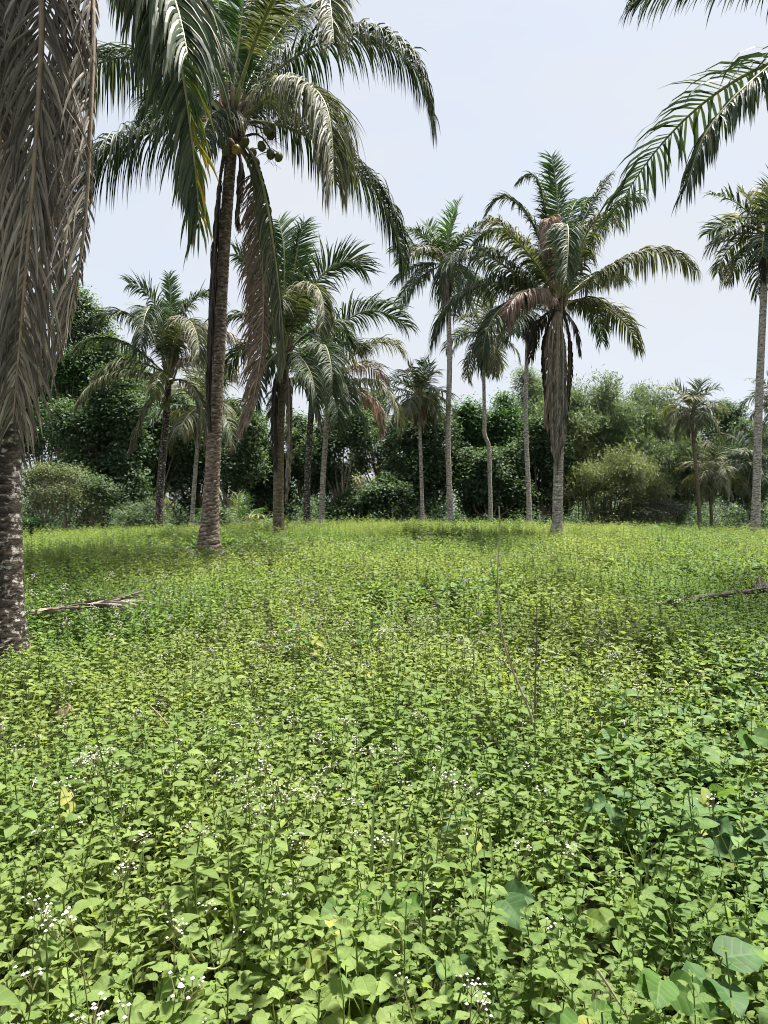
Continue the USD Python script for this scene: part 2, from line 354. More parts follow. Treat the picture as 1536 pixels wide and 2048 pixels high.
def sheath(palm, c, r, h, seed, n=26):
    """Brown fibre and old leaf bases wrapped round the top of the stem."""
    rng = np.random.default_rng(seed); gs = []
    for k in range(n):
        a, z0 = rng.uniform(0, 6.28), rng.uniform(-.5, .35) * h
        d = np.array([math.cos(a), math.sin(a), 0])
        t = np.array([-d[1], d[0], 0]) * rng.normal(0, .5)
        pts = [c + d * r * .75 + [0, 0, z0], c + d * r * 1.15 + t * r * .5 + [0, 0, z0 + h * .25], c + d * r * rng.uniform(1.3, 2.0) + t * r + [0, 0, z0 + h * rng.uniform(.3, .75)]]
        gs.append(tube(spline(pts, 5), r * np.array([.30, .28, .22, .16, .05]), 5))
    part(palm, 'leaf_sheath', join(gs), 'fibre', palm.loc)

def crown(palm, c, L, n, seed, mat='frond_green', spacing=.085, fold=False, width=.05, leaf=.92, dead=3, dead_mat='frond_dry', skip=None, low=-38, high=86, segs=4, thick=.03, droop=1.1, mats=None):
    rng = np.random.default_rng(seed)
    for k in range(n):
        f = (k + .5) / n
        az = k * 2.39996 + rng.normal(0, .2)
        if skip and skip(az, f): continue
        el = math.radians(high + (low - high) * f ** .85 + rng.normal(0, 5))
        ln = L * rng.uniform(.86, 1.1) * np.interp(f, [0, .2, 1], [.75, 1, .92])
        bend = math.radians(np.interp(f, [0, .15, .5, 1], [12, 55, 85, 62]) * rng.uniform(.8, 1.2))
        t = np.linspace(0, 1, 9); e = el - bend * t ** 1.6
        h = np.array([math.cos(az), math.sin(az)]); tw = rng.normal(0, .25)
        st = np.stack([np.cos(e) * np.cos(az + tw * t), np.cos(e) * np.sin(az + tw * t), np.sin(e)], 1) * ln / 8
        p = c + np.array([h[0] * .1, h[1] * .1, .15 * (1 - f)]) + np.cumsum(np.vstack([np.zeros(3), st[:-1]]), 0)
        mm = mat if mats is None else mats[int(rng.integers(len(mats)))]
        if f > .82 and rng.random() < .45: mm = 'frond_olive'
        frond(palm, p, leaf * rng.uniform(.9, 1.1), mm, spacing, thick, seed=seed * 100 + k, droop=droop * np.interp(f, [0, .2, .6, 1], [.15, .5, 1, 1.3]),
              width=width, segs=segs, fold=fold, lift=np.interp(f, [0, .3, 1], [.45, .22, .0]), twist=(0, rng.normal(0, .5)))
    for k in range(dead):
        az = rng.uniform(0, 6.28); h = np.array([math.cos(az), math.sin(az), 0]); r0 = .22
        ln = L * rng.uniform(.45, .75)
        pts = [c + h * .1, c + h * (r0 + .12) + [0, 0, -.15], c + h * (r0 + .1) + [0, 0, -.4 * ln], c + h * r0 + [0, 0, -.75 * ln], c + h * (r0 - .04) + [0, 0, -ln]]
        frond(palm, pts, leaf * .7, dead_mat, spacing, thick * .8, seed=seed * 100 + 60 + k, width=width, segs=segs, fold=fold, side=np.cross(h, [0, 0, 1.]), **HANG)

def px(pts, D): return [ray(a, b, D + (c[0] if c else 0)) for a, b, *c in pts]

PALMS = 'coconut palms standing in the weedy clearing'
def palm(label, base, top, D, r, mat, mid=(), seed=0, flare=1.5, sides=20, step=.05, ring=.12, depth=.05, sink=.25, group=None, kind='coconut_palm', foot=None):
    """base, top, mid: photo pixels of the trunk's axis at distance D. The foot stands on the ground below the base pixel."""
    b = ray(*base, D); b[2] = float(gh(b[0], b[1]))
    t = thing(kind, label, 'palm tree', b, group)
    pts = [b - [0, 0, sink]] + px(mid, D) + [ray(*top, D)]
    trunk(t, pts, [(0, r * flare * 1.12), (.05, r * flare), (.11, r * 1.18), (.2, r * 1.05), (.7, r * .92), (1, r * .85)] if foot is None else foot, mat, seed, sides, step, ring, depth)
    return t

# ---- the palm whose dead fronds hang down at the picture's edge, its crown above the frame
D1 = 6.5
p1 = palm('near palm with long grey dead fronds hanging over its lichen-spotted trunk', (-2, 1262), (25, -250), D1, .19, 'trunk_dark', [(0, 1000), (2, 700), (10, 300)], 1, 1.45, 48, .02, .10, .035,
          foot=[(0, .30), (.05, .255), (.11, .195), (.22, .17), (.5, .16), (1, .15)])
sheath(p1, ray(25, -260, D1), .19, .8, 11)
NEAR = dict(segs=6, width=.026, spacing=.024)
def near_dead(pts, L, seed, mat='frond_dry', **kw):
    a = dict(NEAR); a.update(dict(droop=.55, ang=(56, 68), lift=.02, ragged=.30, gaps=.16, snap=.16)); a.update(kw)
    frond(p1, px(pts, D1), L, mat, a.pop('spacing'), .03, seed=seed, **a)
near_dead([(40, -230, -.1), (75, -150, -.45), (84, 0, -.62), (82, 110, -.66), (74, 250, -.66), (62, 420, -.62), (50, 560, -.56), (38, 700, -.48), (26, 840, -.36)], .74, 101, gaps=.07)
near_dead([(60, -230, 0), (150, -170, -.3), (184, 0, -.42), (184, 150, -.46), (178, 300, -.46), (172, 420, -.42), (160, 520, -.40), (138, 630, -.36), (108, 740, -.30)], .62, 102, both=(.22, 1), gaps=.3)
near_dead([(40, -220, .1), (100, -120, .1), (128, 60, .1), (122, 240, .08), (108, 430, .05), (90, 600, .05), (74, 740, .05)], .60, 103, gaps=.4)
near_dead([(10, -200, -.1), (-10, -100, -.45), (-6, 80, -.55), (0, 260, -.55), (6, 450, -.5), (10, 620, -.45), (14, 790, -.34)], .66, 104)
near_dead([(0, -230, .1), (-60, -140, .1), (-70, 40, .1), (-50, 260, .1), (-30, 500, .05)], .6, 106, mat='frond_dark')
NG = dict(segs=6, width=.044)
ypts = px([(60, -270, 0), (160, -250, -.3), (255, -150, -.6), (315, -10, -.85), (345, 70, -.95), (366, 150, -1), (382, 260, -1.02), (393, 360, -1.0), (399, 455, -.95)], D1)
yf = frond(p1, ypts, .58, 'frond_green', .019, .028, seed=110, droop=.8, lift=.05, ang=(38, 60), side=[-1, .35, 0], segs=6, width=.029, sides=(1,), label='hanging green frond with yellow leaflets along one side')
part(yf, 'yellow_leaflets', leaflets(spline(ypts, 40), .46, 92, np.random.default_rng(1101), droop=.55, lift=.05, ang=(40, 62), side=[-1, .35, 0], segs=6, width=.032, sides=(-1,)), 'frond_yellow', p1.loc)
frond(p1, px([(60, -270, 0), (150, -260, -.5), (240, -190, -1.0), (310, -90, -1.4), (355, 20, -1.7), (375, 110, -1.85)], D1), .78, 'frond_green', .03, .03, seed=111, droop=1.0, lift=.2, **NG)
frond(p1, px([(50, -280, 0), (120, -290, .5), (210, -230, 1.0), (270, -120, 1.4), (300, -10, 1.6), (312, 110, 1.7)], D1), .95, 'frond_green', .03, .03, seed=112, droop=1.0, lift=.2, **NG)
frond(p1, px([(50, -280, 0), (130, -330, .2), (230, -290, .5), (310, -190, .7), (360, -70, .8), (385, 40, .85)], D1), .95, 'frond_green', .03, .03, seed=113, droop=1.1, lift=.2, **NG)
frond(p1, px([(20, -280, 0), (-60, -300, -.4), (-130, -220, -.9), (-170, -60, -1.2), (-180, 120, -1.3)], D1), .8, 'frond_green', .05, .03, seed=114, droop=1.0, **NG)
frond(p1, px([(20, -280, 0), (-20, -330, .8), (-60, -300, 1.7), (-70, -180, 2.4), (-60, -20, 2.8), (-50, 110, 3.0)], D1), .8, 'frond_green', .05, .03, seed=115, droop=.9, **NG)
frond(p1, px([(30, -290, 0), (60, -420, .3), (110, -520, .9), (180, -540, 1.6)], D1), .8, 'frond_fresh', .06, .03, seed=116, droop=.4, **NG)
frond(p1, px([(20, -290, 0), (-80, -420, .2), (-240, -470, .3), (-380, -420, .2), (-460, -300, .1)], D1), .8, 'frond_green', .06, .03, seed=117, droop=.8, **NG)

# ---- the tall fruiting palm
D2 = 15.0
p2 = palm('tall fruiting palm with brown ringed trunk, nuts and hanging reddish dead frond', (414, 1108), (466, 262), D2, .195, 'trunk_brown', [(422, 1000), (428, 880), (437, 700), (448, 500), (459, 350)], 2, 1.45, 40, .022, .085, .075,
          foot=[(0, .32), (.045, .27), (.075, .225), (.105, .185), (.15, .16), (.3, .145), (.6, .128), (.85, .118), (1, .11)])
c2 = ray(466, 250, D2)
sheath(p2, c2, .2, .9, 21, 34)
P2 = dict(spacing=.023, segs=6, width=.036)
def f2(pts, L=1.0, mat='frond_green', seed=0, thick=.032, **kw):
    a = dict(P2); a.update(kw)
    a['droop'] = a.get('droop', .8) * (1.35 if a.get('droop', .8) > .7 else 1)
    frond(p2, px(pts, D2), L * 1.12, mat, thick=thick, seed=200 + seed, **a)
f2([(478, 225, 0), (520, 170, .2), (600, 108, .4), (715, 68, .4), (800, 105, .3), (848, 175, .1), (864, 238, 0)], 1.0, seed=1, droop=.95)
f2([(480, 240, 0), (535, 195, -.6), (595, 168, -1.3), (645, 198, -1.9), (664, 280, -2.2), (668, 360, -2.3)], 1.15, 'frond_olive', 2, droop=1.3)
f2([(480, 250, 0), (560, 250, .3), (655, 295, .5), (728, 350, .6), (775, 420, .6), (800, 490, .5), (806, 535, .5)], 1.0, seed=3, droop=.95)
f2([(450, 260, 0), (390, 252, -.2), (300, 262, -.5), (220, 292, -.8), (150, 335, -1), (105, 410, -1.1)], 1.45, seed=4, droop=1.0)
f2([(450, 235, 0), (385, 165, .5), (305, 122, 1), (225, 118, 1.4), (150, 155, 1.6), (105, 235, 1.7)], 1.15, seed=5, droop=1.05)
f2([(460, 220, 0), (440, 100, .5), (425, 0, .8), (398, -90, .8), (345, -130, .6)], .95, 'frond_fresh', 6, droop=.5)
f2([(466, 215, 0), (478, 80, 0), (488, -40, -.2), (478, -150, -.6)], .9, 'frond_fresh', 7, droop=.3, lift=.4)
f2([(472, 215, 0), (506, 90, .6), (545, -30, 1.0), (575, -110, 1.3)], .8, 'frond_fresh', 8, droop=.4, lift=.4)
f2([(476, 220, 0), (512, 135, 1.2), (556, 66, 2.2), (598, 22, 3), (628, 12, 3.6)], .85, 'frond_green', 9, droop=.8)
f2([(470, 215, 0), (515, 70, -1), (580, -55, -2.5), (632, -85, -4), (658, -10, -5), (668, 85, -5.4)], .62, 'frond_olive', 10, droop=.5)
f2([(452, 240, 0), (405, 195, 1), (345, 190, 2), (290, 235, 3)], .95, seed=11, droop=.9)
f2([(475, 240, 0), (505, 195, 2), (545, 190, 3.2), (580, 240, 4)], .95, seed=12, droop=1.0)
f2([(462, 225, 0), (430, 130, -1), (400, 80, -2.1), (385, 120, -3), (380, 200, -3.4)], .9, 'frond_green', 13, droop=.9)
f2([(470, 245, 0), (440, 225, -1.0), (415, 240, -1.8), (400, 300, -2.2)], .8, 'frond_green', 14, droop=1.0)
f2([(468, 225, 0), (460, 130, 1.2), (470, 60, 2.2), (500, 40, 3.2)], .9, 'frond_green', 15, droop=.6)
f2([(474, 290, -.1), (500, 335, -.35), (517, 420, -.45), (526, 560, -.45), (524, 690, -.45), (508, 790, -.45), (490, 855, -.45)], .70, 'frond_rust', 16, droop=.55, ang=(30, 62), lift=.0, both=(.3, 1), side=[-1, .2, 0])
f2([(478, 285, .0), (520, 350, -.7), (541, 450, -.8), (556, 560, -.8), (565, 650, -.8), (569, 735, -.8)], .62, 'frond_olive', 17, droop=1.0, ang=(45, 66), lift=0, both=(.25, 1), side=[-1, .3, 0])
f2([(455, 290, 0), (440, 360, -.2), (432, 470, -.25), (425, 590, -.3), (419, 710, -.3), (421, 850, -.28)], .42, 'frond_dark', 18, droop=2.4, ang=(55, 72), lift=0)
f2([(474, 300, 0), (482, 350, -.2), (476, 410, -.25), (478, 455, -.25)], .25, 'frond_dark', 19, droop=2.0, ang=(60, 75), lift=0)
rng = np.random.default_rng(5); STALK = []
for x0, y0, x1, y1, x2, y2 in ((478, 262, 510, 243, 545, 262), (478, 282, 512, 268, 542, 300), (482, 292, 505, 330, 525, 385), (458, 280, 450, 300, 455, 320)):
    STALK.append(ray(x2, y2, D2 - .6)); part(p2, 'fruit_stalk', tube(spline(px([(x0, y0, -.1), (x1, y1, -.5), (x2, y2, -.6)], D2), 8), np.linspace(.035, .012, 8), 6), 'rachis_dark', p2.loc, smooth=True)
for x, y, dz, m in ((452, 302, -.62, 'coconut_green'), (472, 299, -.66, 'coconut_yellow'), (484, 252, -.75, 'coconut_yellow'), (460, 286, -.6, 'coconut_brown'), (490, 284, -.55, 'coconut_green'), (468, 252, -.45, 'coconut_brown'), (505, 306, -.4, 'coconut_brown'), (511, 325, -.4, 'coconut_brown'),
                    (523, 293, -.55, 'coconut_green'), (541, 309, -.6, 'coconut_green'), (557, 314, -.6, 'coconut_green'), (534, 262, -.6, 'coconut_green'), (543, 254, -.5, 'coconut_green'), (515, 366, -.5, 'coconut_green'),
                    (523, 380, -.5, 'coconut_green'), (540, 270, -.5, 'coconut_brown'), (444, 288, -.3, 'coconut_brown')):
    cc = ray(x, y, D2 + dz)
    coconut(p2, cc, .085, m, p2.loc, rng)
    near = min(STALK, key=lambda q: np.linalg.norm(q - cc - [0, 0, .15]))
    strands = [tube(spline([near + rng.normal(0, .03, 3), (near + cc) / 2 + [rng.normal(0, .03), 0, .06], cc + [0, 0, .09]], 6), np.full(6, .008), 4)]
    strands += [tube(spline([near, near + [rng.normal(0, .08), rng.normal(0, .08), -.06], near + [rng.normal(0, .15), rng.normal(0, .15), -rng.uniform(.15, .4)]], 5), np.linspace(.006, .002, 5), 4) for _ in range(3)]
    part(p2, 'fruit_strand', join(strands), 'rachis_dark', p2.loc)

# ---- the palm with the long brown skirt
D12 = 20.0
p12 = palm('palm with a long brown skirt of dead fronds wrapped round its trunk', (1112, 1066), (1118, 600), D12, .19, 'trunk_grey', [(1116, 980), (1118, 860), (1118, 740)], 12, 1.6, 28, .03, .10, .06,
           foot=[(0, .25), (.06, .205), (.10, .17), (.135, .135), (.5, .118), (1, .105)])
c12 = ray(1116, 600, D12)
sheath(p12, c12, .2, .8, 121, 30)
P12 = dict(spacing=.028, segs=5, width=.042)
def f12(pts, L=.9, mat='frond_green', seed=0, **kw):
    a = dict(P12); a.update(kw)
    a['droop'] = a.get('droop', .8) * (1.35 if .7 < a.get('droop', .8) < 2 else 1)
    frond(p12, px(pts, D12), L * (1.15 if mat not in RACHIS else 1), mat, thick=.034, seed=1200 + seed, **a)
f12([(1110, 600, 0), (1060, 572, -.3), (1000, 525, -.5), (945, 504, -.8), (903, 520, -1), (884, 585, -1.1)], .85, seed=1, droop=.95)
f12([(1108, 604, 0), (1045, 572, 0), (985, 565, -.3), (930, 582, -.6), (888, 630, -.9), (872, 675, -1)], .95, seed=2, droop=1.05)
f12([(1112, 600, 0), (1090, 555, -.3), (1060, 512, -.6), (1022, 468, -.9), (988, 442, -1), (966, 448, -1.1)], 0.61, 'frond_olive', 3, droop=.8)
f12([(1112, 595, 0), (1085, 500, .5), (1055, 432, .8), (1012, 396, 1), (976, 425, 1)], 0.58, seed=4, droop=.6)
f12([(1115, 592, 0), (1117, 500, 0), (1116, 420, .1), (1110, 350, .1), (1103, 312, .1)], .62, 'frond_fresh', 5, droop=.12, lift=.3)
f12([(1120, 592, 0), (1142, 500, .6), (1166, 440, .8), (1195, 388, 1), (1220, 348, 1.2)], .42, 'frond_green', 6, droop=.8)
f12([(1122, 597, 0), (1155, 520, -.3), (1195, 458, -.3), (1240, 408, -.4), (1284, 394, -.5)], .75, 'frond_green', 7, droop=1.0)
f12([(1125, 602, 0), (1180, 560, 0), (1240, 522, .2), (1310, 503, .4), (1358, 515, .5), (1388, 540, .5)], .85, 'frond_olive', 8, droop=1.6, gaps=.12)
f12([(1122, 612, 0), (1180, 602, .8), (1220, 620, 1.3), (1255, 652, 1.6), (1276, 700, 1.8)], .66, 'frond_olive', 9, droop=.9)
f12([(1120, 612, 0), (1160, 602, 1.2), (1190, 622, 2), (1204, 684, 2.4)], .6, 'frond_green', 10, droop=.8)
f12([(1108, 612, 0), (1085, 588, -.8), (1050, 584, -1.4), (1020, 610, -1.7), (1013, 645, -1.8)], .8, 'frond_rust', 11, droop=1.6)
f12([(1108, 612, 0), (1060, 600, -.6), (1005, 615, -1.2), (972, 670, -1.6), (966, 720, -1.7)], .8, 'frond_green', 12, droop=1.0)
f12([(1112, 592, 0), (1100, 480, .2), (1088, 400, .4), (1062, 350, .6), (1036, 366, .8)], 0.43, 'frond_green', 13, droop=.7)
f12([(1114, 592, -.2), (1106, 500, -.7), (1097, 438, -1), (1094, 470, -1.2), (1097, 510, -1.25)], .5, 'frond_rust', 14, droop=2)
f12([(1116, 595, -.2), (1118, 540, -.9), (1121, 480, -1.7), (1132, 450, -2.4), (1136, 500, -3.1), (1132, 560, -3.4)], 0.58, 'frond_green', 15, droop=.9)
f12([(1120, 600, 0), (1150, 540, -.8), (1172, 470, -1.5), (1202, 432, -2), (1236, 448, -2.4)], 0.58, 'frond_olive', 16, droop=1.1)
f12([(1117, 595, 0), (1128, 500, .8), (1140, 430, 1.4), (1160, 400, 1.9), (1178, 420, 2.3)], 0.50, 'frond_fresh', 17, droop=.6)
f12([(1112, 598, 0), (1075, 530, .8), (1030, 470, 1.5), (990, 460, 2.0), (950, 490, 2.4)], 0.58, 'frond_green', 18, droop=.8)
f12([(1117, 600, 0), (1160, 570, .9), (1205, 545, 1.6), (1245, 560, 2.2)], .7, 'frond_green', 19, droop=1.0)
f12([(1106, 622, 0), (1082, 640, -.3), (1068, 680, -.4), (1062, 715, -.4)], .5, 'frond_dark', 20, droop=1.8, ang=(30, 60))
f12([(1124, 620, 0), (1142, 640, -.2), (1153, 672, -.3), (1158, 705, -.3)], .4, 'frond_dark', 21, droop=2.0, ang=(50, 70))
f12([(1110, 622, 0), (1092, 665, -.1), (1088, 740, -.12), (1094, 820, -.12), (1104, 895, -.15)], .2, 'frond_dark', 22, **HANG)
f12([(1124, 622, 0), (1138, 670, -.1), (1139, 750, -.12), (1132, 830, -.12), (1124, 890, -.15)], .2, 'frond_dark', 23, **HANG)
for k, (xx, y1, mt) in enumerate(((1104, 925, 'frond_dry'), (1114, 938, 'frond_dry'), (1126, 915, 'frond_dry'), (1118, 870, 'frond_dry'), (1097, 860, 'frond_rust'))):
    f12([(1115, 625, -.15), (xx, 690, -.34), (xx, 780, -.36), (xx + 1, 850, -.32), (1113, y1, -.26)], .31, mt, 30 + k, side=[-1, .1 * k - .2, 0], **HANG)

# ---- the palm group behind the fruiting palm
D3 = 20.0
p3 = palm('dark mossy trunked palm nearest behind the fruiting palm with upright fresh fronds', (557, 1070), (568, 712), D3, .135, 'trunk_mossy', [(557, 960), (561, 820)], 3, 1.25, 24, .03, .10, .05)
sheath(p3, ray(568, 700, D3), .17, .7, 31, 24)
P3 = dict(spacing=.030, segs=5, width=.044)
def f3(pts, L=.8, mat='frond_green', seed=0, **kw):
    a = dict(P3); a.update(kw)
    frond(p3, px(pts, D3), L * 1.1, mat, thick=.032, seed=300 + seed, **a)
f3([(567, 700, 0), (568, 610, 0), (569, 540, .1), (564, 470, .2), (556, 440, .3)], .85, 'frond_fresh', 1, droop=.15, lift=.3, side=[-1, 0, 0])
f3([(570, 700, 0), (582, 600, .1), (593, 510, .2), (608, 445, .3)], .7, 'frond_fresh', 2, droop=.15, lift=.3, side=[-1, .2, 0])
f3([(572, 700, 0), (608, 605, -.1), (650, 545, -.2), (692, 522, -.2), (732, 542, -.2)], .85, 'frond_green', 3, droop=.35, lift=.3, side=[-.3, -.6, .6])
f3([(564, 700, 0), (535, 610, .2), (505, 540, .4), (472, 508, .5)], .75, 'frond_green', 4, droop=.4, side=[-.4, .6, -.4])
f3([(562, 702, 0), (520, 650, -.2), (478, 632, -.3), (445, 655, -.4)], .75, 'frond_green', 5, droop=.8)
f3([(570, 700, -.1), (585, 625, -.8), (608, 578, -1.4), (630, 572, -1.9), (646, 605, -2.2), (640, 660, -2.4)], .6, 'frond_olive', 6, droop=.9)
f3([(566, 702, -.1), (560, 640, -.9), (548, 600, -1.7), (535, 615, -2.4), (530, 680, -2.7)], .7, 'frond_green', 7, droop=.9)
f3([(574, 705, 0), (625, 660, .6), (670, 650, 1.1), (700, 690, 1.5)], .75, 'frond_green', 8, droop=.9)
f3([(562, 706, 0), (520, 690, .4), (480, 700, .8), (455, 745, 1.0)], .7, 'frond_green', 9, droop=1.0)
f3([(566, 708, 0), (540, 720, -.6), (520, 760, -.9), (512, 810, -1.0)], .6, 'frond_green', 10, droop=1.1)
f3([(572, 708, 0), (600, 715, -.7), (622, 750, -1.1), (630, 810, -1.2)], .65, 'frond_green', 11, droop=1.1)
f3([(565, 712, 0), (552, 770, -.2), (548, 850, -.22), (550, 940, -.22)], .3, 'frond_dark', 12, **HANG)
f3([(572, 712, 0), (577, 780, -.15), (578, 900, -.2), (572, 1000, -.2)], .22, 'frond_dry', 13, **HANG)
p4 = palm('dark trunked palm in the middle of the three-palm group behind the fruiting palm', (616, 1062), (624, 795), 26.0, .12, 'trunk_dark', [(615, 950), (620, 860)], 4, 1.3, 18, .04)
sheath(p4, ray(624, 785, 26), .16, .7, 41, 18)
def f4(pts, L=.9, mat='frond_green', seed=0, pl=p4, D=26., **kw):
    frond(pl, px(pts, D), L * 1.2, mat, thick=.034, seed=400 + seed, **(dict(spacing=.038, segs=5, width=.05) | kw))
f4([(624, 780, 0), (650, 710, -.2), (690, 645, -.4), (735, 622, -.4), (780, 630, -.4), (812, 655, -.3)], 1.0, 'frond_green', 1, droop=.75, lift=.4, side=[-.2, -.7, .5])
f4([(622, 780, 0), (600, 700, -.3), (590, 640, -.6), (596, 600, -.9)], .8, 'frond_fresh', 2, droop=.3)
f4([(626, 782, 0), (660, 720, .4), (690, 690, .8), (730, 700, 1.2)], .9, 'frond_green', 3, droop=.9)
f4([(622, 785, 0), (585, 760, -.5), (560, 780, -1.0), (548, 830, -1.2)], .8, 'frond_green', 4, droop=1)
f4([(626, 785, 0), (650, 770, -.8), (668, 790, -1.3), (672, 850, -1.5)], .8, 'frond_green', 5, droop=1)
f4([(620, 782, 0), (590, 730, .8), (555, 715, 1.5), (530, 750, 2)], .8, 'frond_green', 6, droop=.9)
f4([(624, 782, 0), (632, 720, -1), (645, 690, -1.9), (660, 720, -2.8), (664, 790, -3.1)], .8, 'frond_green', 7, droop=1)
f4([(624, 790, 0), (632, 810, -.2), (638, 850, -.3)], .4, 'frond_dry', 8, **HANG)
D5 = 28.0
p5 = palm('slim pale trunked palm with brown drooping fronds, beside two darker trunks', (645, 1054), (655, 800), D5, .10, 'trunk_grey', [(646, 960), (651, 880)], 5, 1.2, 18, .04)
sheath(p5, ray(655, 795, D5), .15, .7, 51, 18)
f5 = lambda pts, L, mat, seed, **kw: f4(pts, L, mat, 500 + seed, p5, D5, **kw)
f5([(656, 790, 0), (685, 735, -.2), (725, 698, -.3), (765, 684, -.3), (800, 700, -.3)], 1.0, 'frond_olive', 1, droop=1.0, lift=.3)
f5([(657, 792, 0), (700, 765, -.4), (745, 762, -.7), (785, 800, -.9), (795, 850, -.9)], .95, 'frond_olive', 2, droop=1.2)
f5([(657, 795, 0), (700, 780, .4), (740, 800, .6), (760, 860, .7)], .8, 'frond_rust', 3, droop=1.2)
f5([(657, 800, 0), (690, 805, -.2), (718, 825, -.3), (728, 865, -.3)], .6, 'frond_green', 4, droop=1.0)
f5([(653, 790, 0), (640, 730, .3), (650, 670, .6), (675, 640, .8)], .8, 'frond_fresh', 5, droop=.4)
f5([(654, 792, 0), (620, 760, .3), (590, 760, .6), (570, 800, .8)], .8, 'frond_green', 6, droop=1.0)
f5([(655, 792, 0), (690, 740, .9), (730, 730, 1.6), (770, 770, 2.0)], .9, 'frond_dry', 7, droop=1.2)
f5([(655, 792, 0), (665, 760, -1), (685, 760, -1.9), (700, 810, -2.3)], .8, 'frond_green', 8, droop=1.1)

D6 = 28.0
p6 = palm('broad palm before the dark trees with dry brown fronds on one side', (318, 1078), (337, 760), D6, .14, 'trunk_dark', [(322, 960), (330, 860)], 6, 1.3, 18, .04)
sheath(p6, ray(337, 750, D6), .17, .8, 61, 20)
f6 = lambda pts, L, mat, seed, **kw: f4(pts, L, mat, 600 + seed, p6, D6, **kw)
f6([(336, 745, 0), (328, 670, 0), (308, 607, 0), (285, 578, 0), (258, 568, 0)], .75, 'frond_green', 1, droop=.4, side=[-.3, .5, -.7])
f6([(335, 747, 0), (295, 660, -.2), (255, 630, -.3), (220, 626, -.3), (197, 645, -.3)], .85, 'frond_green', 2, droop=.7)
f6([(338, 745, 0), (342, 660, 0), (341, 600, 0), (337, 548, 0)], .5, 'frond_fresh', 3, droop=.1, side=[-1, 0, 0])
f6([(340, 745, 0), (362, 650, .2), (388, 600, .3), (415, 588, .3), (442, 600, .3)], .85, 'frond_green', 4, droop=.6)
f6([(335, 750, 0), (275, 702, 0), (222, 680, 0), (178, 685, 0), (150, 708, 0)], .8, 'frond_green', 5, droop=.9)
f6([(334, 752, 0), (280, 726, -.5), (225, 730, -.9), (190, 760, -1.1)], .8, 'frond_olive', 6, droop=1.0)
f6([(334, 758, 0), (285, 745, -.8), (220, 748, -1.3), (180, 772, -1.6), (152, 820, -1.8)], .65, 'frond_olive', 7, droop=1.5)
f6([(335, 758, -.2), (325, 745, -1), (314, 760, -1.6), (311, 800, -1.9)], .55, 'frond_yellow', 8, droop=1.2)
f6([(342, 750, 0), (368, 682, .3), (408, 656, .4), (450, 668, .4), (492, 690, .4)], 1.15, 'frond_dry', 9, droop=1.4)
f6([(342, 755, 0), (388, 712, -.3), (430, 706, -.5), (465, 750, -.6)], .9, 'frond_dry', 10, droop=1.3)
f6([(342, 762, 0), (378, 768, -.4), (405, 815, -.6), (416, 880, -.6)], .6, 'frond_olive', 11, droop=1.2)
f6([(333, 762, 0), (305, 795, -.6), (278, 850, -.8), (260, 905, -.8)], .5, 'frond_olive', 12, droop=1.5, ang=(40, 65))
f6([(337, 745, 0), (322, 665, -.9), (302, 618, -1.8), (288, 640, -2.6), (282, 700, -2.9)], .8, 'frond_green', 13, droop=.8)
f6([(338, 748, 0), (355, 670, -.9), (372, 640, -1.6), (390, 660, -2.2), (398, 715, -2.5)], .8, 'frond_olive', 14, droop=.9)
f6([(338, 748, 0), (330, 660, .9), (345, 610, 1.7), (380, 610, 2.5)], .8, 'frond_green', 15, droop=.6)
f6([(338, 752, 0), (370, 720, 1), (410, 720, 1.9), (440, 770, 2.4)], .8, 'frond_green', 16, droop=.9)
for x, y in ((328, 800), (336, 808), (331, 816), (341, 798), (325, 812)):
    coconut(p6, ray(x, y, D6 - .25), .10, 'coconut_green', p6.loc, rng)

def simple_palm(label, base, top, D, r, mat, L, n, seed, mid=(), **kw):
    ck = {k: kw.pop(k) for k in ('dead', 'dead_mat', 'leaf', 'mats', 'low', 'skip', 'droop', 'spacing', 'width') if k in kw}
    t = palm(label, base, top, D, r, mat, mid, seed, **({'sides': 14, 'step': .06, 'flare': 1.3} | kw))
    c = ray(*top, D); n += 3
    sheath(t, c + [0, 0, .1], r * 1.2, .7, seed + 1000, 14)
    crown(t, c, L, n, seed, **({'spacing': .062, 'width': .06} | ck))
    return t
MIX = ['frond_green', 'frond_green', 'frond_olive', 'frond_fresh']
p7 = simple_palm('slender pale palm half hidden beside the fruiting palm trunk', (381, 1076), (403, 815), 34., .10, 'trunk_grey', 2.6, 16, 7, [(388, 980), (396, 880)], mats=['frond_green', 'frond_olive', 'frond_olive'], dead=2)
p8 = simple_palm('small palm with bright fronds and a brown dangling skirt', (845, 1056), (838, 792), 38., .095, 'trunk_grey', 2.1, 20, 8, [(843, 960), (840, 870)], mats=['frond_fresh', 'frond_olive', 'frond_green'], dead=4, dead_mat='frond_rust', low=-50)
p9 = simple_palm('very tall slim palm rising beside the skirted palm with upright crown', (902, 1058), (889, 530), 38., .14, 'trunk_grey', 3.3, 24, 9, [(899, 980), (896, 860), (899, 740), (897, 640)], dead=3, mats=MIX, spacing=.055, leaf=.9)
p10 = simple_palm('slim palm with a kinked trunk and half dead drooping crown', (981, 1052), (968, 668), 42., .112, 'trunk_grey', 3.0, 17, 10, [(980, 970), (978, 900), (976.5, 887), (969.5, 870), (968.5, 856), (968, 780)], dead=7, dead_mat='frond_dark', mats=['frond_green', 'frond_olive'], low=-60)
p11 = simple_palm('tall pale trunked palm whose crown hides behind the skirted palm', (1058, 1050), (1056, 620), 38., .118, 'trunk_grey', 2.6, 16, 11, [(1056, 960), (1052, 860), (1053, 740)], dead=5, dead_mat='frond_dark')
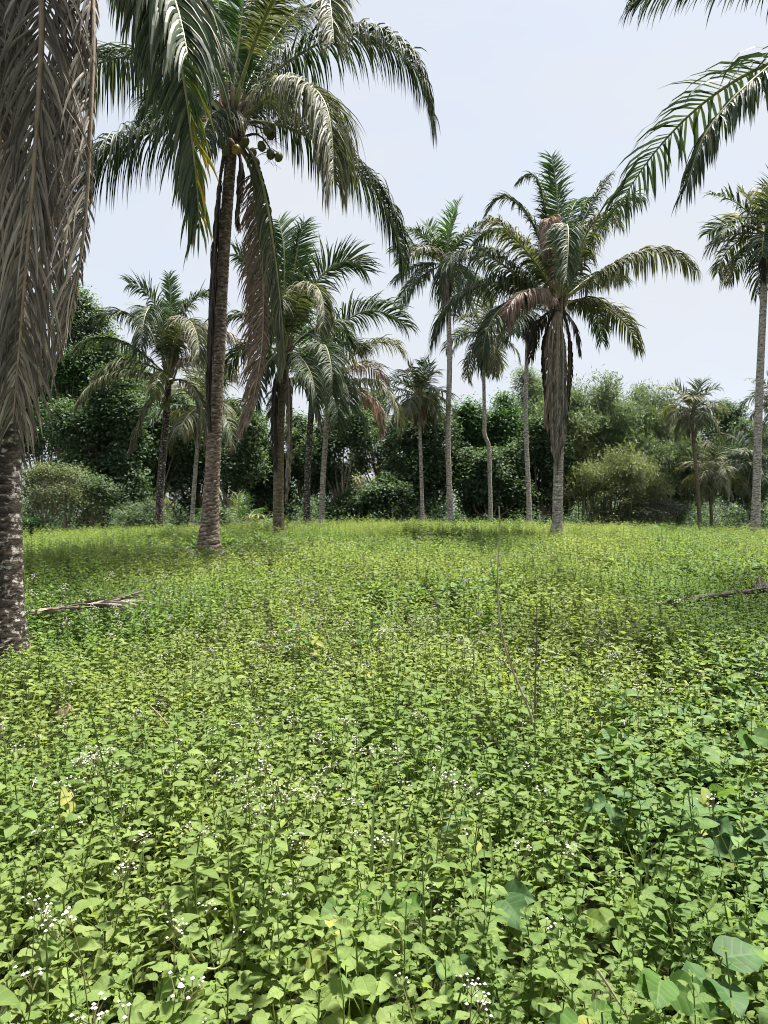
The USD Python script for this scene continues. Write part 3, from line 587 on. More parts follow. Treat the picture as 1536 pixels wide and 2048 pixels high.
p13 = simple_palm('tall leaning palm at the clearing edge with nuts and yellow crown heart', (1508, 1076), (1531, 470), 28., .138, 'trunk_grey', 2.5, 22, 13, [(1513, 980), (1518, 800), (1526, 620)], dead=2, dead_mat='frond_dark', mats=MIX + ['frond_yellow'], spacing=.052, leaf=.85, sides=20, step=.04)
for x, y in ((1513, 478), (1520, 470), (1524, 484), (1540, 480), (1530, 488)):
    coconut(p13, ray(x, y, 27.7), .11, 'coconut_green', p13.loc, rng)
p14 = simple_palm('distant palm with pale drooping crown above smaller palms', (1398, 1056), (1384, 822), 43., .11, 'trunk_mossy', 1.95, 20, 14, [(1394, 960), (1387, 880)], dead=4, mats=['frond_olive', 'frond_green', 'frond_olive'])
p15 = simple_palm('low bushy palm with an arching brown frond among the trees', (1424, 1056), (1420, 945), 44.5, .10, 'trunk_mossy', 2.2, 18, 15, dead=3, mats=['frond_green', 'frond_olive', 'frond_olive'])
p16 = simple_palm('half hidden dark palm behind the tall leaning palm', (1500, 1060), (1506, 930), 46., .12, 'trunk_dark', 2.6, 18, 16, dead=2)
p18 = simple_palm('far palm crown seen just behind the leaning trunk', (1552, 1060), (1556, 800), 48., .12, 'trunk_grey', 2.2, 18, 18, dead=2)
p19 = simple_palm('short pale palm behind the dark trees with straw coloured fronds', (296, 1066), (300, 985), 50., .13, 'trunk_grey', 2.6, 14, 19, mats=['frond_olive', 'frond_yellow'], dead=1)
p20 = simple_palm('straw coloured palm glimpsed in the gap between dark trees', (716, 1056), (712, 955), 58., .11, 'trunk_grey', 2.8, 16, 20, mats=['frond_olive', 'frond_yellow'], dead=3)
# a young palm without a trunk
yb = ray(480, 1072, 36.); yb[2] = float(gh(yb[0], yb[1]))
p21 = thing('young_coconut_palm', 'young trunkless palm with upright yellow-green fronds beside the fruiting palm', 'palm tree', yb)
crown(p21, yb + [0, 0, .1], 2.3, 11, 211, mats=['frond_fresh', 'frond_yellow'], dead=0, low=30, leaf=.6)

# ---- the palm outside the frame whose fronds reach in from the side
D17 = 8.0
b17 = ray(1830, 1330, D17); b17[2] = float(gh(b17[0], b17[1]))
p17 = thing('coconut_palm', 'near palm out of view whose large dark fronds reach into the sky', 'palm tree', b17)
trunk(p17, [b17 - [0, 0, .2], ray(1815, 800, D17), ray(1800, 150, D17)], [(0, .3), (.08, .22), (1, .16)], 'trunk_brown', 17, 24, .04)
sheath(p17, ray(1800, 140, D17), .19, .8, 171, 18)
f17 = lambda pts, L, mat, seed, **kw: frond(p17, px(pts, D17), L, mat, **(dict(spacing=.021, segs=6, width=.030, thick=.03, seed=1700 + seed) | kw))
f17([(1800, 120, 0), (1690, 88, -.2), (1610, 88, -.3), (1540, 132, -.4), (1482, 182, -.5), (1432, 238, -.55), (1400, 292, -.6), (1384, 340, -.6), (1374, 372, -.6)], .56, 'frond_green', 1, droop=1.2, lift=.0, twist=(0, .1), ang=(28, 56))
f17([(1800, 100, 0), (1680, -30, 0), (1540, -75, .2), (1400, -52, .3), (1300, -15, .4), (1262, 12, .4)], .55, 'frond_green', 2, droop=.7, lift=.15)
for k, az in enumerate((-.9, -.2, .5, 1.2, 2.0)):
    e = np.linspace(.7, -.7, 8); c0 = ray(1800, 120, D17)
    st = np.stack([np.cos(e) * math.cos(az), np.cos(e) * math.sin(az), np.sin(e)], 1) * .62
    frond(p17, c0 + np.cumsum(np.vstack([np.zeros(3), st]), 0), .9, 'frond_green', .07, .03, seed=1710 + k, segs=4, width=.05, droop=1.0, fold=False)

# ------------------------------------------------------------------ broadleaf trees, bamboo, shrubs
leaf_mat('tree_dark', [(0, (.036, .062, .034)), (.5, (.062, .100, .056)), (1, (.13, .175, .105))], rough=.6, spec=.2, trans=.3, jit=.3)
leaf_mat('tree_mid', [(0, (.045, .072, .042)), (.5, (.082, .122, .07)), (1, (.15, .19, .115))], rough=.6, spec=.2, trans=.3, jit=.3)
leaf_mat('tree_bright', [(0, (.032, .066, .026)), (.6, (.056, .115, .044)), (1, (.095, .165, .07))], rough=.6, spec=.2, trans=.3, jit=.3)
leaf_mat('tree_pale', [(0, (.06, .075, .04)), (.6, (.10, .12, .06)), (1, (.16, .175, .09))], rough=.6, spec=.2, trans=.3, jit=.3)
leaf_mat('bamboo_leaf', [(0, (.082, .112, .068)), (.6, (.13, .170, .104)), (1, (.19, .225, .15))], rough=.6, spec=.2, trans=.3, jit=.25)
leaf_mat('straw_leaf', [(0, (.11, .125, .065)), (.6, (.165, .182, .098)), (1, (.23, .235, .14))], rough=.6, spec=.2, trans=.3, jit=.25)
leaf_mat('grey_leaf', [(0, (.05, .055, .045)), (.6, (.10, .11, .09)), (1, (.20, .20, .18))], rough=.5, trans=.2)

def leaves(cent, tone, L, W, rng, up=.5, out=None, droop=.3):
    """Folded leaf blades at the given points."""
    n = len(cent)
    nn = rng.normal(0, 1, (n, 3)); nn[:, 2] = np.abs(nn[:, 2]) + up
    if out is not None: nn = nn + out * .8
    nn = nrm(nn * [.8, .8, 1.15])
    d = rng.normal(0, 1, (n, 3)); d[:, 2] -= droop * 1.5
    d = nrm(d - nn * (d * nn).sum(1, keepdims=True)); w = np.cross(nn, d)
    s = rng.uniform(.65, 1.25, n)[:, None]
    a = cent; b = cent + d * L * s
    m = cent + d * L * s * .45 - nn * L * s * .08
    v = np.stack([a, m + w * W * s * .5 + nn * W * .18, b - nn * L * s * .12, m - w * W * s * .5 + nn * W * .18], 1).reshape(-1, 3)
    k = np.arange(n)[:, None] * 4
    f = np.vstack([k + [0, 1, 2], k + [0, 2, 3]])
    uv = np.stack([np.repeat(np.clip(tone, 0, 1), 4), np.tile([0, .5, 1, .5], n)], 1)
    return v, f, uv

def tree(kind, label, x, y0, y1, hw, D, mat, n, seed, base_x=None, L=.20, W=.115, bark='tree_bark', lobes=15, clump=.30, per=26, group=None, multi=1, cat='tree', r=.14, flat=.75, gap=.0):
    rng = np.random.default_rng(seed)
    top, bot = ray(x, y0, D), ray(x, y1, D)
    hz, rad = (top[2] - bot[2]) / 2, hw * D / FOC
    c = (top + bot) / 2
    bx = ray(base_x if base_x is not None else x, 1050, D)
    base = np.array([bx[0], D, float(gh(bx[0], D))])
    t = thing(kind, label, cat, base, group)
    # lobes of foliage spread over the crown's outline
    lc, lr = [], []
    for k in range(lobes):
        u = rng.normal(0, 1, 3); u /= np.linalg.norm(u); q = rng.uniform(.30, 1.0) ** .7
        s = rng.uniform(.20, .38)
        lc.append(c + u * q * np.array([rad, rad * .8, hz])); lr.append(np.array([rad, rad * .8, hz * .9]) * s)
    lc.append(c + [0, 0, hz * .55]); lr.append(np.array([rad, rad, hz]) * .30)
    lc, lr = np.array(lc), np.array(lr)
    w = lr.prod(1) ** .67; w /= w.sum()
    n = int(n * 2.5); nc = max(n // per, 1)
    li = rng.choice(len(lc), nc, p=w)
    u = nrm(rng.normal(0, 1, (nc, 3)) + [0, -.15, .35]); q = rng.uniform(.45, 1.02, nc) ** .6
    cc = lc[li] + u * lr[li] * q[:, None]
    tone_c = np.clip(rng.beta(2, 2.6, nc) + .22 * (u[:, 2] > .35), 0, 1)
    idx = np.repeat(np.arange(nc), per)
    pos = cc[idx] + rng.normal(0, 1, (len(idx), 3)) * np.array([clump, clump, clump * flat])
    pos[:, 2] = np.maximum(pos[:, 2], gh(pos[:, 0], pos[:, 1]) + .1)
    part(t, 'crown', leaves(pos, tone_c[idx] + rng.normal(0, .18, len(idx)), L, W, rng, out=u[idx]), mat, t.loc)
    # trunk and limbs
    gs = []
    for m in range(multi):
        off = rng.normal(0, .12, 3) * (multi > 1); off[2] = 0
        fork = base * .5 + np.array([c[0], c[1], bot[2] + hz * .5]) * .5 + rng.normal(0, .2, 3) + off * 3
        fork[2] = max(fork[2], base[2] + .6)
        gs.append(tube(spline([base + off - [0, 0, .2], (base + off + fork) / 2 + rng.normal(0, .06, 3), fork], 10), np.linspace(r, r * .62, 10) * (1 if multi == 1 else .7), 8))
        for k in range(len(lc)):
            if k % multi != m: continue
            mid = (fork + lc[k]) / 2 + rng.normal(0, .2, 3) - [0, 0, .15]
            gs.append(tube(spline([fork - [0, 0, .1], mid, lc[k]], 8), np.linspace(r * .5, .015, 8), 6))
            for _ in range(3):
                e = lc[k] + nrm(rng.normal(0, 1, 3)) * lr[k] * .9
                gs.append(tube(spline([mid * .4 + lc[k] * .6, (mid + e) / 2 + [0, 0, .1], e], 5), np.linspace(.03, .008, 5), 4))
    part(t, 'trunk', join(gs), bark, t.loc, smooth=True)
    return t

EDGE = None
T = [
 ('broadleaf_tree', 'tall lacy tree topping the wood, just past the hanging dead fronds', 168, 566, 860, 62, 46, 'tree_mid', 10000, 130, {'lobes': 16}),
 ('broadleaf_tree', 'leafy tree with a bare forked limb behind the hanging dead fronds', 70, 640, 1040, 80, 50, 'tree_mid', 14000, 100, {'bark': 'pale_bark', 'r': .22}),
 ('broadleaf_tree', 'bright green tree tucked between the dead fronds and the glossy tree', 135, 690, 930, 70, 45, 'tree_bright', 6500, 130, {}),
 ('broadleaf_tree', 'wide dark glossy tree between the near palm and the broad palm', 205, 760, 1040, 98, 41, 'tree_dark', 17000, 205, {'lobes': 26, 'L': .2}),
 ('broadleaf_tree', 'tree with grey-green top behind the broad palm crown', 262, 672, 1040, 92, 49, 'tree_mid', 16000, 262, {}),
 ('broadleaf_tree', 'dark tree right behind the broad palm trunk', 322, 800, 1050, 76, 43, 'tree_dark', 12000, 335, {}),
 ('broadleaf_tree', 'dark tree filling the space beside the fruiting palm on its near-palm side', 385, 790, 1060, 66, 46, 'tree_dark', 9000, 392, {}),
 ('broadleaf_tree', 'many-stemmed tree with pale branching trunks just beyond the fruiting palm', 458, 800, 1010, 74, 44, 'tree_mid', 9500, 450, {'multi': 3, 'bark': 'pale_bark', 'r': .16}),
 ('broadleaf_tree', 'dark slender tree between the fruiting palm and the mossy palm', 518, 835, 1040, 50, 46, 'tree_dark', 7000, 512, {}),
 ('broadleaf_tree', 'dark tree behind the mossy palm trunk', 590, 810, 1035, 62, 47, 'tree_dark', 11000, 595, {'multi': 2}),
 ('broadleaf_tree', 'dark leafy tree standing behind the pale slim palm', 676, 815, 1030, 62, 46, 'tree_dark', 10000, 680, {'multi': 2}),
 ('broadleaf_tree', 'open dark tree with thin upright stems and sky between them', 752, 785, 945, 62, 49, 'tree_dark', 6500, 768, {'multi': 3, 'r': .12}),
 ('broadleaf_tree', 'large nearly black tree behind the small bright palm', 858, 812, 1045, 82, 46, 'tree_dark', 15000, 865, {'lobes': 22}),
 ('broadleaf_tree', 'bright green tree between the tall slim palm and the kinked palm', 938, 782, 1030, 58, 47, 'tree_bright', 10000, 938, {'bark': 'pale_bark'}),
 ('broadleaf_tree', 'green round-topped tree behind the kinked palm trunk', 1012, 768, 1020, 56, 48, 'tree_bright', 9500, 1010, {}),
 ('broadleaf_tree', 'low dark tree at the foot of the kinked palm', 985, 890, 1048, 62, 45, 'tree_dark', 9500, 985, {}),
 ('broadleaf_tree', 'dark tree beneath the skirted palm, beside its trunk', 1085, 860, 1048, 62, 46, 'tree_dark', 10000, 1085, {}),
 ('broadleaf_tree', 'pale feathery tree behind the tall pale trunk', 1068, 742, 930, 56, 51, 'bamboo_leaf', 9000, 1068, {'L': .22, 'W': .05}),
 ('broadleaf_tree', 'dark tree behind the pale drooping distant palm', 1372, 830, 1045, 66, 62, 'tree_dark', 12000, 1372, {}),
 ('broadleaf_tree', 'dark pointed tree rising above the far wood', 1452, 788, 1020, 44, 64, 'tree_dark', 9000, 1455, {'L': .24, 'W': .13}),
 ('broadleaf_tree', 'dark tree spreading behind the leaning palm trunk', 1512, 848, 1045, 72, 58, 'tree_dark', 11000, 1512, {}),
 ('broadleaf_tree', 'small dark tree closing the wood beyond the bamboo', 1330, 900, 1048, 50, 50, 'tree_dark', 7500, 1330, {}),
 ('broadleaf_tree', 'low dark tree under the open stemmed tree', 800, 955, 1048, 62, 44, 'tree_dark', 7500, 800, {}),
 ('broadleaf_tree', 'low shrubby tree behind the slim pale trunk base', 705, 985, 1050, 50, 45, 'tree_mid', 5000, 705, {}),
]
for i, (kind, lab, x, y0, y1, hw, D, mat, n, bx, kw) in enumerate(T):
    tree(kind, lab, x, y0, y1, hw, D, mat, n, 3000 + i, bx, **kw)
SH = [
 ('pale grey-green brushy shrub beside the near palm trunk', 95, 925, 1040, 70, 30, 'tree_pale', 5200, {'L': .11, 'W': .05, 'bark': 'pale_bark', 'r': .05}),
 ('sunlit pale shrub with spreading twigs before the glossy tree', 290 - 110, 945, 1030, 50, 33, 'tree_mid', 3600, {'L': .12, 'W': .06, 'r': .05}),
 ('olive bush at the foot of the bamboo', 1245, 968, 1048, 55, 42, 'tree_pale', 6000, {'L': .18, 'W': .06, 'r': .05}),
 ('grey twiggy bush between the bamboo and the distant palms', 1312, 992, 1050, 44, 42, 'grey_leaf', 4500, {'L': .13, 'W': .05, 'r': .05}),
 ('leafy green bush at the foot of the young palm', 436, 1020, 1066, 34, 30, 'tree_mid', 2200, {'L': .13, 'W': .07, 'r': .04}),
 ('green bush under the glossy tree by the grass', 285, 1005, 1068, 52, 38, 'tree_mid', 5000, {'L': .13, 'W': .05, 'r': .05}),
 ('bright tuft of leaves at the foot of the near palm edge of the wood', 60, 1040, 1076, 30, 26, 'tree_bright', 1500, {'L': .12, 'W': .06, 'r': .03}),
]
for i, (lab, x, y0, y1, hw, D, mat, n, kw) in enumerate(SH):
    tree('shrub', lab, x, y0, y1, hw, D, mat, int(n * .62), 4000 + i, cat='shrub', **({'lobes': 20, 'clump': .20, 'flat': .6} | kw))

def bamboo(label, x, y0, hw, D, seed, n_culm, n_leaf, mat='bamboo_leaf', L=.30, W=.058, lo=.30):
    rng = np.random.default_rng(seed)
    b = ray(x, 1050, D); b = np.array([b[0], D, float(gh(b[0], D))])
    H = ray(x, y0, D)[2] - b[2]; R = hw * D / FOC
    t = thing('bamboo_clump', label, 'bamboo', b)
    cents, tones, outs = [], [], []
    for k in range(n_culm):
        a, q = rng.uniform(0, 6.28), rng.random() ** .6
        o = np.array([math.cos(a), math.sin(a) * .8, 0])
        h = H * rng.uniform(.62, .98) * (1 - .22 * q)
        foot = b + o * q * .8 + [0, 0, -.1]
        pts = [foot, foot + o * R * q * .22 + [0, 0, h * .45], foot + o * R * q * .60 + [0, 0, h * .82], foot + o * R * q * 1.0 + [0, 0, h * .98], foot + o * R * q * 1.28 + [0, 0, h * .86]]
        p = spline(pts, 26)
        part(t, 'culm', tube(p, np.linspace(.045, .008, 26), 5), 'rachis_green', t.loc, smooth=True)
        m = n_leaf // n_culm
        nb = m // 22
        s = rng.uniform(lo, 1.0, nb) ** .75
        bp = p[(s * 25).astype(int)] + rng.normal(0, .42, (nb, 3)) * [1, 1, .7]
        idx = np.repeat(np.arange(nb), 22)
        cents.append(bp[idx] + rng.normal(0, .22, (len(idx), 3)) * [1, 1, .9]); tones.append(rng.random(nb)[idx] * .7 + rng.random(len(idx)) * .3)
    c, tn = np.vstack(cents), np.concatenate(tones)
    c[:, 2] = np.maximum(c[:, 2], gh(c[:, 0], c[:, 1]) + .1)
    part(t, 'foliage', leaves(c, tn, L, W, rng, up=.1, droop=1.2), mat, t.loc)
bamboo('tall feathery bamboo clump rising beside the skirted palm', 1205, 708, 100, 48, 61, 38, 90000)
bamboo('feathery bamboo clump with a rounded top before the distant palms', 1290, 738, 82, 49, 62, 32, 66000)
bamboo('lower bamboo clump tucked behind the skirted palm trunk', 1120, 770, 66, 50, 63, 20, 32000)

bamboo('round straw-green bamboo arching in front of the tall clumps', 1268, 862, 36, 43, 64, 12, 10500, 'straw_leaf', .24, .05, .72)
bamboo('small straw-green bamboo tuft beside the skirted palm trunk', 1172, 880, 24, 44, 65, 8, 5500, 'straw_leaf', .24, .05, .78)
bamboo('straw-green bamboo spray high beside the brown skirt', 1158, 826, 28, 45.5, 66, 7, 5500, 'straw_leaf', .24, .05, .75)

def far_wood():
    rng = np.random.default_rng(77); n = 44000
    x = rng.uniform(-62, 62, n // 20); y = rng.uniform(70, 84, n // 20)
    hgt = 5.0 + 1.9 * np.sin(x * .23) * np.sin(x * .11 + 1) + rng.normal(0, .6, len(x))
    z = gh(x, y) + rng.random(len(x)) * hgt.clip(1, None)
    idx = np.repeat(np.arange(len(x)), 20)
    pos = np.stack([x, y, z], 1)[idx] + rng.normal(0, .55, (len(idx), 3)); 
    pos[:, 2] = np.maximum(pos[:, 2], gh(pos[:, 0], pos[:, 1]) + .1)
    v, f, uv = leaves(pos, rng.random(len(x))[idx], .5, .3, rng)
    m = mesh_at('/World/distant_woodland', v, f, 'tree_mid', uv)
    custom(m.GetPrim(), kind='stuff', label='far-off low woodland seen between the tree trunks', category='woodland')
far_wood()

def undergrowth():
    rng = np.random.default_rng(78); n = 5200
    x = rng.uniform(-32, 34, n); y = 45 + rng.normal(0, 3.0, n).clip(-5, 9) + .004 * x * x
    back = rng.random(n) < .5; y = np.where(back, y + 9, y)
    hgt = (1.1 + .6 * np.sin(x * .9) + .45 * np.sin(x * 2.3 + 1)).clip(.4, None) * np.where(back, 2.1, 1)
    z = gh(x, y) + rng.random(n) * hgt
    idx = np.repeat(np.arange(n), 34)
    pos = np.stack([x, y, z], 1)[idx] + rng.normal(0, .26, (len(idx), 3))
    pos[:, 2] = np.maximum(pos[:, 2], gh(pos[:, 0], pos[:, 1]) + .05)
    v, f, uv = leaves(pos, rng.beta(2, 2.6, n)[idx], .17, .08, rng)
    m = mesh_at('/World/undergrowth', v, f, 'tree_dark', uv)
    custom(m.GetPrim(), kind='stuff', label='dark leafy undergrowth along the foot of the wood', category='undergrowth')
undergrowth()

# ------------------------------------------------------------------ ground
def ground():
    ax = lambda a, b, st, far: np.unique(np.r_[np.arange(a, b + .01, st), a - np.geomspace(1, far, 14), b + np.geomspace(1, far, 14)])
    X, Y = np.meshgrid(ax(-40, 40, .5, 1500), ax(-8, 80, .5, 1500), indexing='ij')
    v = np.stack([X, Y, gh(X, Y)], -1)
    a, b = X.shape
    i, j = np.meshgrid(np.arange(a - 1), np.arange(b - 1), indexing='ij')
    f = np.stack([i * b + j, (i + 1) * b + j, (i + 1) * b + j + 1, i * b + j + 1], -1).reshape(-1, 4)
    v = v.reshape(-1, 3)
    m = mesh_at('/World/ground', v, f, 'ground_cover', None, vnormals(v, f))
    custom(m.GetPrim(), kind='structure', label='gently rising weedy ground of the clearing', category='ground')
plain('ground_cover', (.016, .014, .008), (.03, .035, .012), 3.5, .95, .4, c3=(.04, .055, .018))
ground()

# ------------------------------------------------------------------ weeds
WEED = [(0, (.118, .180, .046)), (.35, (.168, .236, .064)), (.8, (.235, .295, .092)), (.90, (.20, .27, .06)), (.97, (.27, .28, .06)), (1, (.26, .21, .10))]
leaf_mat('weed_leaf', WEED, veins=True, rough=.62, spec=.25, trans=.5, trans_mul=(1.3, 1.25, .7), patch=(.10, .185, .046), patch_scale=.35, jit=.22)
leaf_mat('creeper_leaf', [(0, (.055, .12, .04)), (.6, (.095, .175, .055)), (.9, (.15, .215, .06)), (1, (.22, .24, .05))], veins=True, rough=.6, spec=.25, trans=.38, trans_mul=(1.3, 1.25, .5), jit=.2)
leaf_mat('weed_stem', [(0, (.06, .05, .02)), (1, (.12, .13, .04))], trans=0)

def blade(base, d, up, L, W, curl, rng, shape='ovate', fold=.25, tone=.5, fine=False, coded=True):
    """One leaf: a midrib with two wings, cupped along the rib and curling down to its tip."""
    t = np.array([0, .12, .32, .58, .82, 1.0])
    w = {'ovate': [.10, .72, 1.0, .80, .42, .0], 'heart': [.45, .95, 1.0, .82, .42, .0], 'lance': [.1, .5, .9, 1, .6, 0]}[shape]
    d = nrm(d); s = nrm(np.cross(d, up)); n = np.cross(s, d)
    p = base + d * (t * L)[:, None] - np.array([0, 0, 1.0]) * (curl * L * t ** 2)[:, None]
    back = np.zeros(6)
    if shape == 'heart': back[0] = -.16 * L; back[1] = -.03 * L
    hw = (np.array(w) * W * .5)[:, None]
    wave = (rng.normal(0, .04, 6) * W)[:, None]
    l = p + s * hw + n * (hw * fold + wave) + d * back[:, None]
    r = p - s * hw + n * (hw * fold - wave) + d * back[:, None]
    v = np.stack([l, p, r], 1).reshape(-1, 3)
    if fine:                                                       # close by: more stations, a toothed and wavy edge
        tf = np.linspace(0, 1, 16); cf = np.array([-1, -.5, 0, .5, 1.0])
        wf = np.interp(tf, t, w) ** .85; wf = wf * (1 + .03 * np.where(np.arange(16) % 2, 1, -1) * (tf > .1) * (tf < .95))
        pf = np.stack([np.interp(tf, t, p[:, k]) for k in range(3)], 1) - np.array([0, 0, 1.0]) * (.05 * L * np.sin(tf * np.pi))[:, None] * rng.uniform(-1, 1)
        h2 = wf * W * .5
        zz = np.abs(cf)[None] ** 1.4 * h2[:, None] * fold + .05 * W * np.abs(cf)[None] ** 2 * np.sin(tf[:, None] * rng.uniform(8, 13) + (cf[None] > 0) * 2.2) + .02 * L * np.sin((tf[:, None] * 4.6 - np.abs(cf)[None]) * 6.28) * np.abs(cf)[None]
        vf = pf[:, None] + s * (cf[None] * h2[:, None])[..., None] + n * zz[..., None] + d * np.interp(tf, t, back)[:, None, None] * np.abs(cf)[None, :, None]
        i, j = np.meshgrid(np.arange(15), np.arange(4), indexing='ij')
        q = np.stack([i * 5 + j, i * 5 + j + 1, (i + 1) * 5 + j + 1, (i + 1) * 5 + j], -1).reshape(-1, 4)
        return vf.reshape(-1, 3), np.vstack([q[:, [0, 1, 2]], q[:, [0, 2, 3]]]), np.stack([np.floor(tone * 31) + .5 + np.tile(cf, 16) * .49, np.repeat(tf, 5)], 1)
    f = []
    for i in range(5):
        a = i * 3
        for k in (0, 1):
            f += [(a + k, a + k + 1, a + 4 + k), (a + k, a + 4 + k, a + 3 + k)]
    uv = np.stack([np.floor(tone * 31) + np.tile([.01, .5, .99], 6) if coded else np.full(18, tone), np.repeat(t, 3)], 1)
    return v, np.array(f), uv

def weed(seed, h, nodes, L, bushy=1, shape='ovate', W=.66, tone=(.1, .85), fine=False):
    rng = np.random.default_rng(seed); gs = []; lv = []
    lean = rng.normal(0, .10, 2)
    stem = lambda z: np.array([lean[0] * z + .02 * math.sin(z * 9 + seed), lean[1] * z + .02 * math.cos(z * 8), z])
    gs.append(tube([stem(z) for z in np.linspace(-.05, h, 6)], np.linspace(.004, .0018, 6), 4, False, u=.05))
    a0 = rng.uniform(0, 6.28)
    for k in range(nodes):
        q = (k + .5) / nodes; z = h * (.22 + .78 * q)
        for o in (0, math.pi):
            a = a0 + k * 1.62 + o + rng.normal(0, .25)
            el = rng.normal(.35, .22) + .25 * q
            dh = np.array([math.cos(a), math.sin(a), 0])
            size = L * np.interp(q, [0, .35, .75, 1], [.75, 1.0, .9, .5]) * rng.uniform(.75, 1.2)
            pet = size * rng.uniform(.25, .6)
            b0 = stem(z); b1 = b0 + (dh * math.cos(el + .25) + [0, 0, math.sin(el + .25)]) * pet
            gs.append(tube([b0, b1], [.0016, .0012], 3, False, u=.15))
            d = dh * math.cos(el - .35) + np.array([0, 0, math.sin(el - .35)])
            up = nrm(np.array([0, 0, 1.0]) + rng.normal(0, .25, 3))
            tn = rng.uniform(*tone) if rng.random() > .012 else rng.uniform(.93, 1)
            lv.append(blade(b1, d, up, size, size * W * rng.uniform(.85, 1.1), rng.uniform(.05, .35), rng, shape, rng.uniform(.05, .45), tn, fine))
    for _ in range(3 * bushy):                                     # the small leaves of the growing tip
        a = rng.uniform(0, 6.28); d = np.array([math.cos(a) * .7, math.sin(a) * .7, .6])
        lv.append(blade(stem(h), d, np.array([-d[0], -d[1], 1]), L * .35, L * .2, .2, rng, shape, .5, .85, fine))
    for g in gs: g[2][:, 0] = 1.5                                  # stems take one low tone
    return (join(gs), lv) if fine else join(gs + lv)

def flower(seed, h):
    """A loose flat cluster of small fluffy white heads on thin stalks."""
    rng = np.random.default_rng(seed); gs = []; heads = []
    ico = np.array([[1, 0, 0], [-1, 0, 0], [0, 1, 0], [0, -1, 0], [0, 0, .8], [0, 0, -.6]], float)
    of = np.array([[0, 2, 4], [2, 1, 4], [1, 3, 4], [3, 0, 4], [2, 0, 5], [1, 2, 5], [3, 1, 5], [0, 3, 5]])
    for s in range(rng.integers(1, 4)):
        b = np.array([rng.normal(0, .02), rng.normal(0, .02), 0]); tip = b + [rng.normal(0, .03), rng.normal(0, .03), h * rng.uniform(.8, 1.1)]
        gs.append(tube(spline([b - [0, 0, .1], (b + tip) / 2 + rng.normal(0, .006, 3), tip], 4), [.0018, .0016, .0014, .0012], 3, False))
        for _ in range(rng.integers(4, 9)):
            e = tip + [rng.normal(0, .016), rng.normal(0, .016), rng.uniform(.008, .026)]
            gs.append(tube([tip - [0, 0, .012], e], [.0009, .0008], 3, False))
            r = rng.uniform(.0032, .0055)
            heads.append((ico[:, None].reshape(-1, 3) * r + e, of, np.full((6, 2), .5)))
    return join(gs), join(heads)

def instancer(path, protos, pos, which, scale, yaw, tilt, label, cat):
    pi = UsdGeom.PointInstancer.Define(stage, path)
    pi.CreatePrototypesRel().SetTargets([Sdf.Path(p) for p in protos])
    pi.CreatePositionsAttr(Vt.Vec3fArray.FromNumpy(np.ascontiguousarray(pos, np.float32)))
    pi.CreateProtoIndicesAttr(Vt.IntArray.FromNumpy(np.ascontiguousarray(which, np.int32)))
    pi.CreateScalesAttr(Vt.Vec3fArray.FromNumpy(np.ascontiguousarray(np.repeat(scale[:, None], 3, 1), np.float32)))
    q = [Gf.Quath(float(math.cos(y / 2) * math.cos(t / 2)), float(math.sin(t / 2) * math.cos(y / 2)), float(math.sin(t / 2) * math.sin(y / 2)), float(math.sin(y / 2) * math.cos(t / 2))) for y, t in zip(yaw, tilt)]
    pi.CreateOrientationsAttr(Vt.QuathArray(q))
    custom(pi.GetPrim(), kind='stuff', label=label, category=cat)
    return pi

def smooth_noise(x, y, f, seed):
    r = np.random.default_rng(seed); o = 0
    for _ in range(5):
        a, p = r.uniform(0, 6.28), r.uniform(0, 6.28); k = f * r.uniform(.6, 1.7)
        o = o + np.sin((x * math.cos(a) + y * math.sin(a)) * k + p)
    return o / 5

TRUNKS = []
def scatter():
    rng = np.random.default_rng(9)
    bands = [(.7, 4, 165), (4, 8, 125), (8, 14, 80), (14, 24, 46), (24, 42, 24)]
    P, = [[]]
    for y0, y1, den in bands:
        x1 = .60 * y1 + 2.2
        n = int(den * (y1 - y0) * 2 * x1)
        x, y = rng.uniform(-x1, x1, n), rng.uniform(y0, y1, n)
        ok = np.abs(x) < .60 * y + 2.0
        P.append(np.stack([x[ok], y[ok]], 1))
    P = np.vstack(P)
    return P, rng
for pr in stage.GetPrimAtPath('/World').GetChildren():
    if 'palm' in pr.GetName():
        tr = UsdGeom.Xformable(pr).GetLocalTransformation().ExtractTranslation()
        TRUNKS.append((tr[0], tr[1], .38 if 'young' not in pr.GetName() else .2))

